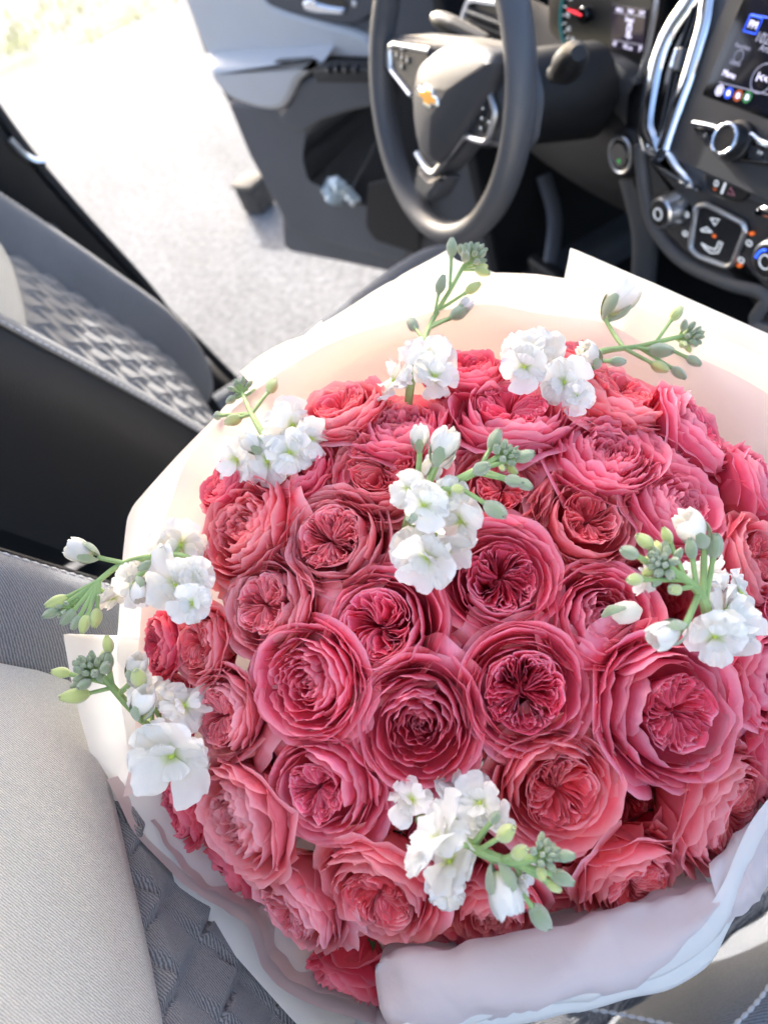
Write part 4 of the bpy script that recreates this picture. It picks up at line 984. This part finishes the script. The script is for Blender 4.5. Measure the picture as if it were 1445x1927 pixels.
sprig('long white sprig with bare budded tip reaching toward the dashboard', [(1040, 740, -.01), (1062, 692, .012), (1130, 662, .018), (1200, 652, .02), (1250, 640, .02), (1285, 632, .02)],
      [(995, 655, .03, 120), (985, 690, .028, 90), (1062, 720, .022, 95), (1085, 745, .02, 70)], [(1270, 592, .02, 40, 'y'), (1240, 660, .026, 56, 'g'), (1238, 690, .024, 44, 'y'), (1275, 700, .024, 42, 'g'), (1303, 678, .022, 38, 'g'), (1160, 680, .022, 40, 'g')],
      (1302, 632, .02, 70, 13), [(1160, 572, .022, 78, (.6, -.75)), (1113, 674, .03, 58, (-.2, -.3))])
sprig('short white sprig leaning toward the driver seat back', [(560, 880, -.01), (510, 838, .012), (485, 800, .014), (468, 768, .014)],
      [(555, 800, .018, 110), (590, 825, .014, 90), (440, 865, .012, 100), (500, 868, .016, 105), (545, 850, .02, 85)], [(512, 728, .014, 46, 'y'), (440, 790, .014, 48, 'y'), (515, 800, .018, 40, 'y'), (410, 782, .014, 34, 'g')],
      (452, 730, .014, 66, 12), [(480, 838, .024, 52, (-.5, -.4))])
sprig('large white sprig leaning across the middle of the roses', [(760, 1010, -.01), (790, 935, .03), (860, 905, .045), (915, 875, .05), (940, 860, .052)],
      [(800, 1055, .034, 125), (775, 1035, .026, 90), (840, 1040, .026, 100), (800, 950, .05, 95), (862, 985, .034, 100), (765, 920, .04, 85), (815, 860, .03, 90), (845, 930, .045, 70)], [(905, 882, .06, 56, 'g'), (930, 958, .05, 68, 'g'), (965, 905, .055, 50, 'g'), (985, 860, .055, 48, 'g'), (985, 910, .055, 44, 'g'), (930, 830, .055, 52, 'g'), (775, 975, .05, 44, 'g'), (860, 920, .05, 40, 'y')],
      (958, 855, .055, 74, 15), [(832, 848, .05, 74, (.3, -.8)), (790, 830, .036, 50, (.0, -.8))], .0034)
sprig('long arching white sprig hanging over the paper above the seat', [(400, 1090, .0), (350, 1050, .02), (290, 1048, .03), (230, 1062, .04), (190, 1090, .042), (150, 1125, .042)],
      [(340, 1030, .015, 110), (330, 1105, .028, 130), (370, 1085, .024, 80), (255, 1100, .034, 85), (215, 1130, .034, 70), (360, 1135, .03, 80)], [(110, 1132, .042, 52, 'y'), (100, 1152, .042, 42, 'g'), (160, 1172, .042, 44, 'y'), (130, 1160, .042, 44, 'g'), (182, 1160, .04, 46, 'y'), (278, 1064, .036, 44, 'g'), (145, 1170, .042, 36, 'g')],
      (122, 1150, .042, 56, 8), [(160, 1040, .042, 60, (-.85, -.3)), (262, 1105, .04, 50, (.1, .5))])
sprig('short budded sprig with one broad white blossom over the seat fabric', [(345, 1400, -.01), (300, 1375, .012), (250, 1335, .03), (205, 1285, .04), (180, 1262, .042)],
      [(318, 1430, .03, 165), (300, 1415, .02, 110), (350, 1325, .008, 95), (285, 1295, .02, 95)], [(145, 1310, .042, 66, 'y'), (118, 1265, .042, 44, 'y'), (205, 1215, .042, 44, 'y'), (205, 1245, .042, 40, 'g'), (262, 1278, .042, 58, 'y'), (190, 1275, .042, 34, 'g')],
      (165, 1255, .044, 92, 18), [(268, 1330, .044, 66, (.2, -.8)), (255, 1262, .036, 56, (.2, -.7))], .0033)
sprig('white sprig with grey green bud crown bent over the roses by the dashboard', [(1330, 1220, -.005), (1330, 1160, .03), (1315, 1115, .05), (1280, 1085, .058), (1255, 1070, .06)],
      [(1375, 1150, .035, 120), (1400, 1115, .028, 90), (1345, 1200, .04, 105), (1330, 1070, .03, 90), (1210, 1085, .045, 70), (1390, 1190, .03, 95)], [(1270, 1110, .06, 48, 'y'), (1185, 1040, .06, 52, 'g'), (1195, 1090, .058, 48, 'y'), (1255, 1010, .06, 44, 'y'), (1300, 1035, .06, 50, 'g'), (1345, 1030, .055, 60, 'g'), (1215, 1020, .06, 50, 'y')],
      (1240, 1055, .062, 92, 17), [(1308, 1003, .056, 80, (-.4, -.6)), (1262, 1190, .06, 74, (-.8, .35))], .0034)
sprig('white sprig with pale green tip lying in front beside the paper fold', [(790, 1540, -.005), (850, 1570, .02), (900, 1600, .04), (960, 1622, .046), (1010, 1612, .048)],
      [(815, 1575, .05, 165), (840, 1620, .038, 130), (775, 1500, .018, 90), (900, 1510, .03, 100), (930, 1535, .03, 95), (870, 1480, .014, 100), (840, 1680, .03, 80), (985, 1660, .034, 80)], [(950, 1570, .05, 62, 'y'), (975, 1605, .052, 54, 'y'), (1055, 1650, .046, 60, 'g'), (1060, 1610, .05, 48, 'g'), (1015, 1725, .04, 78, 'g'), (930, 1540, .045, 40, 'g'), (1040, 1665, .046, 44, 'y')],
      (1030, 1605, .05, 80, 16), [(945, 1665, .05, 92, (.2, .6))], .0035)
bu = root('flower_bud', 'small cream bud lying loose in the heart of a rose', 'bud', bp(1158, 1156, .012))
P = bp(1150, 1157, .012); b_ = mk('bud_body', (lambda g: g)(lathe(P, CR*.9+CU*.15, [(.002, 0), (.0055, .003), (.0062, .008), (.005, .013), (.001, .016)], 12)), m_wp, bu, attr=[.3]*60)
mk('bud_sepal', tube(smoothline([bp(1132, 1160, .016), bp(1150, 1147, .021), bp(1178, 1143, .018)], 8), [.001, .002, .0026, .0028, .0026, .002, .0014, .0008], 6, flat=.5), m_bud, bu)

# ------------------------------------------------------------------ wrapping paper
def paper(name, col, tr, rough=.45, crinkle=.3):
    k = N(name); b = k.b; tc = k.n('TexCoord')
    b.inputs['Base Color'].default_value = lin(col); b.inputs['Roughness'].default_value = rough
    n1 = k.n('TexNoise', i_Scale=9.0, i_Detail=6.0, i_Roughness=.6); k.l(tc.outputs['Object'], n1.inputs['Vector'])
    n2 = k.n('TexNoise', i_Scale=160.0, i_Detail=3.0); k.l(tc.outputs['Object'], n2.inputs['Vector'])
    ad = k.n('MixRGB'); ad.inputs[0].default_value = .12; k.l(n1.outputs[0], ad.inputs[1]); k.l(n2.outputs[0], ad.inputs[2])
    bm_ = k.n('Bump', i_Strength=crinkle, i_Distance=.01); k.l(ad.outputs[0], bm_.inputs['Height']); k.l(bm_.outputs[0], b.inputs['Normal'])
    t = k.n('BsdfTranslucent'); t.inputs['Color'].default_value = lin(col); ms = k.n('MixShader'); ms.inputs[0].default_value = tr
    k.l(b.outputs[0], ms.inputs[1]); k.l(t.outputs[0], ms.inputs[2]); k.l(ms.outputs[0], k.out.inputs['Surface'])
    return k.m
m_white = paper('white_wrapping_film', 'f4f4f1', .42, .35, .2)
m_peach = paper('peach_tissue', 'f6e3dd', .55, .7, .45)
m_lilac = paper('pale_pink_wrap', 'e2d6d6', .35, .6, .22)
wrap = root('bouquet_wrapping', 'white and pale pink wrapping paper around the rose bouquet', 'wrapping paper', BIND)
def sheet(name, rows, m, nu=110, nv=30, wr=.004, seed=0, label=None, smooth_u=True, cre=(16, .0014)):
    r_ = np.random.default_rng(seed)
    R = []
    for row in rows:
        W_ = np.array([at(p[0], p[1], p[2]*DS) if len(p) == 3 else np.array(p[0]) for p in row])
        R.append(smoothline(W_, nu) if smooth_u else resample(W_, nu))
    R = np.array(R); G = np.array([smoothline(R[:, i], nv) for i in range(nu)])
    uu, vv = np.meshgrid(np.linspace(0, 1, nu), np.linspace(0, 1, nv), indexing='ij')
    dis = sum(r_.normal()*np.sin(uu*f*6.28+vv*r_.normal()*5+r_.uniform(0, 6.28))/f**.7 for f in (1.5, 2.7, 4.1, 6.3, 9.7))
    if cre:
        for k in range(cre[0]):
            th = r_.uniform(0, math.pi); l = (uu-r_.uniform())*math.cos(th)*nu/nv*.5+(vv-r_.uniform())*math.sin(th)
            dis = dis+cre[1]/wr*r_.normal()*np.exp(-np.abs(l)/r_.uniform(.03, .12))
    Nn = np.cross(np.gradient(G, axis=0), np.gradient(G, axis=1)); Nn /= np.linalg.norm(Nn, axis=2)[..., None]+1e-9
    G = G+Nn*(dis*wr)[..., None]
    return mk(name, grid(G), m, wrap, sharp=0, label=label)
def inner(row, f=.30, dd_=.05, c=(900, 1220)): return [(u+(c[0]-u)*f, v+(c[1]-v)*f, d+dd_) for u, v, d in row]
def core(row): return [(u+(900-u)*.62, v+(1220-v)*.62, .84) for u, v, d in row]
def S3(name, row, m, lab=None, f=.16, d1=.03, **k): return sheet(name, [row, inner(row, f, d1), inner(row, .36, .11), core(row)], m, label=lab, **k)
S3('paper_sheet', [(214, 1530, .63), (217, 1360, .64), (221, 1200, .65), (230, 1050, .665), (240, 975, .672), (252, 950, .676), (330, 862, .69), (420, 766, .71), (510, 685, .728), (604, 603, .745)], m_white, 'white sheet along the driver seat', seed=1, wr=.0015, smooth_u=False)
S3('paper_sheet', [(548, 668, .73), (590, 618, .738), (700, 550, .752), (800, 492, .764), (840, 470, .768), (862, 490, .76), (930, 513, .752), (1010, 516, .75), (1110, 530, .745)], m_white, 'white sheet rising to a point under the steering wheel', seed=2, wr=.0015, smooth_u=False)
S3('paper_sheet', [(1150, 640, .72), (1118, 566, .733), (1094, 515, .742), (1072, 466, .75), (1160, 503, .742), (1250, 542, .733), (1350, 586, .722), (1450, 630, .712), (1600, 700, .70), (1720, 830, .68)], m_white, 'stiff white sheet with a sharp corner toward the dashboard', seed=3, wr=.001, smooth_u=False)
S3('paper_sheet', [(260, 1204, .652), (190, 1199, .64), (120, 1194, .630), (133, 1270, .625), (150, 1345, .620), (170, 1415, .615), (203, 1485, .61), (330, 1660, .592), (440, 1795, .575), (548, 1916, .562), (640, 2010, .55)], m_white, 'white sheet with a corner over the passenger seat back', seed=4, wr=.001, smooth_u=False)
tis = [(232, 1500, .60), (250, 1400, .605), (258, 1250, .61), (272, 1120, .615), (300, 1010, .62), (322, 940, .628), (352, 868, .64), (410, 800, .65), (470, 745, .66), (545, 690, .67), (640, 640, .68), (760, 603, .69), (900, 572, .695), (1000, 588, .69), (1130, 606, .685), (1220, 650, .675), (1330, 682, .665), (1450, 745, .65), (1560, 830, .64), (1680, 1000, .63)]
S3('tissue_sheet', tis, m_peach, 'thin peach tissue behind the roses', seed=5, wr=.003, f=.10, d1=.02, nu=170, cre=(34, .0030))
S3('tissue_sheet', [(u+(u-900)*.07+14*math.sin(u*.031), v+(v-1220)*.075+10*math.sin(u*.05), d+.012) for u, v, d in tis[8:]], paper('ivory_tissue', 'f6ecdf', .55, .7, .4), 'ivory tissue edge behind the peach one', seed=6, wr=.003, f=.10, d1=.02, nu=170, cre=(34, .0030))
S3('tissue_sheet', [(205, 1465, .60), (262, 1566, .592), (340, 1655, .582), (378, 1687, .575), (433, 1716, .57), (468, 1737, .565), (487, 1788, .56), (503, 1826, .555), (557, 1873, .55), (690, 1917, .545), (760, 1935, .54)], m_lilac, 'pale pink paper rim beside the seat back', seed=7, wr=.0012, f=.07, d1=.035)
S3('tissue_sheet', [(290, 1540, .60), (330, 1610, .592), (370, 1655, .585), (440, 1700, .58), (520, 1800, .565), (600, 1860, .555), (700, 1890, .55)], m_lilac, seed=17, wr=.003, f=.06, d1=.03)
cr_ = [(703, 1830, .512), (706, 1810, .508), (728, 1792, .502), (765, 1787, .497), (880, 1790, .490), (1020, 1746, .490), (1200, 1700, .496), (1346, 1660, .504)]
fr_b = [(738, 1928, .495), (745, 1930, .49), (770, 1936, .485), (820, 1930, .48), (920, 1902, .473), (1060, 1867, .468), (1230, 1836, .474), (1352, 1715, .488)]
fr_m = [(714, 1874, .503), (722, 1862, .497), (745, 1852, .49), (790, 1846, .483), (900, 1850, .474), (1040, 1808, .472), (1215, 1768, .478), (1354, 1690, .49)]
ins = [(u+(900-u)*.02, v+7, d+.010) for u, v, d in cr_]; ins2 = [(u+(900-u)*.2, v-60, d+.12) for u, v, d in cr_]
und = [(u+(900-u)*.1, v+10, d+.05) for u, v, d in fr_b]
sheet('paper_fold', [ins2, ins, cr_, fr_m, fr_b, und], m_lilac, nv=40, wr=.0012, seed=8, label='long pale pink fold rolled over the front roses')
for k, oc in enumerate(([(700, 1985), (800, 1955), (900, 1925), (1000, 1890), (1130, 1862), (1240, 1833), (1310, 1790), (1352, 1742), (1385, 1690), (1412, 1625), (1445, 1565), (1520, 1480)],
                        [(640, 2010), (790, 1972), (930, 1932), (1040, 1902), (1150, 1880), (1262, 1852), (1335, 1806), (1383, 1738), (1406, 1692), (1440, 1650), (1480, 1600), (1560, 1520)])):
    d0 = .478+.014*k
    row = [(u, v, d0+.00006*max(0, u-1200)) for u, v in oc]
    sheet('paper_sheet', [[(u-22, v-34, d+.004) for u, v, d in row], row, [(u-10, v+4, d+.012) for u, v, d in row], [(u-20, v-30, d+.05) for u, v, d in row], [(u+(900-u)*.4, v+(1220-v)*.3, .72) for u, v, d in row]], m_white, nv=24, wr=.0008, seed=20+k, label='white outer layer curling under the pale pink fold' if k == 0 else 'outermost white layer at the seat cushion')
te = [(1332, 1625, .500), (1390, 1572, .503), (1447, 1520, .510), (1540, 1440, .52)]
sheet('paper_sheet', [[(u+40, v-60, d+.10) for u, v, d in te], [(u+14, v-2, d+.03) for u, v, d in te], te, [(1346, 1682, .492), (1404, 1628, .496), (1462, 1572, .503), (1552, 1500, .513)], [(1359, 1722, .488), (1412, 1668, .49), (1470, 1610, .498), (1566, 1540, .51)], [(1372, 1742, .50), (1420, 1690, .502), (1480, 1630, .51), (1570, 1560, .52)]], m_lilac, nv=30, wr=.0006, seed=31, smooth_u=False, label='pale pink paper corner pointing up beside the fold')
cone = []
for t in np.linspace(0, 1, 10):
    row = []
    for a_ in np.linspace(0, 2*math.pi, 48, endpoint=False):
        top_ = BC+B1*RA*.93*math.cos(a_)+B2*RB*.93*math.sin(a_)-BA*.09; bot = BIND+V3(.05*math.cos(a_), .05*math.sin(a_), -.03)
        mid_ = BIND+(BC-BA*.09-BIND)*t; row.append(mid_+(bot-BIND)*(1-t)*.9+(top_-(BC-BA*.09))*t**.42)
    cone.append(row)
v_, f_ = grid(cone, cv=True)
mk('paper_cone', (v_, f_), m_white, wrap)
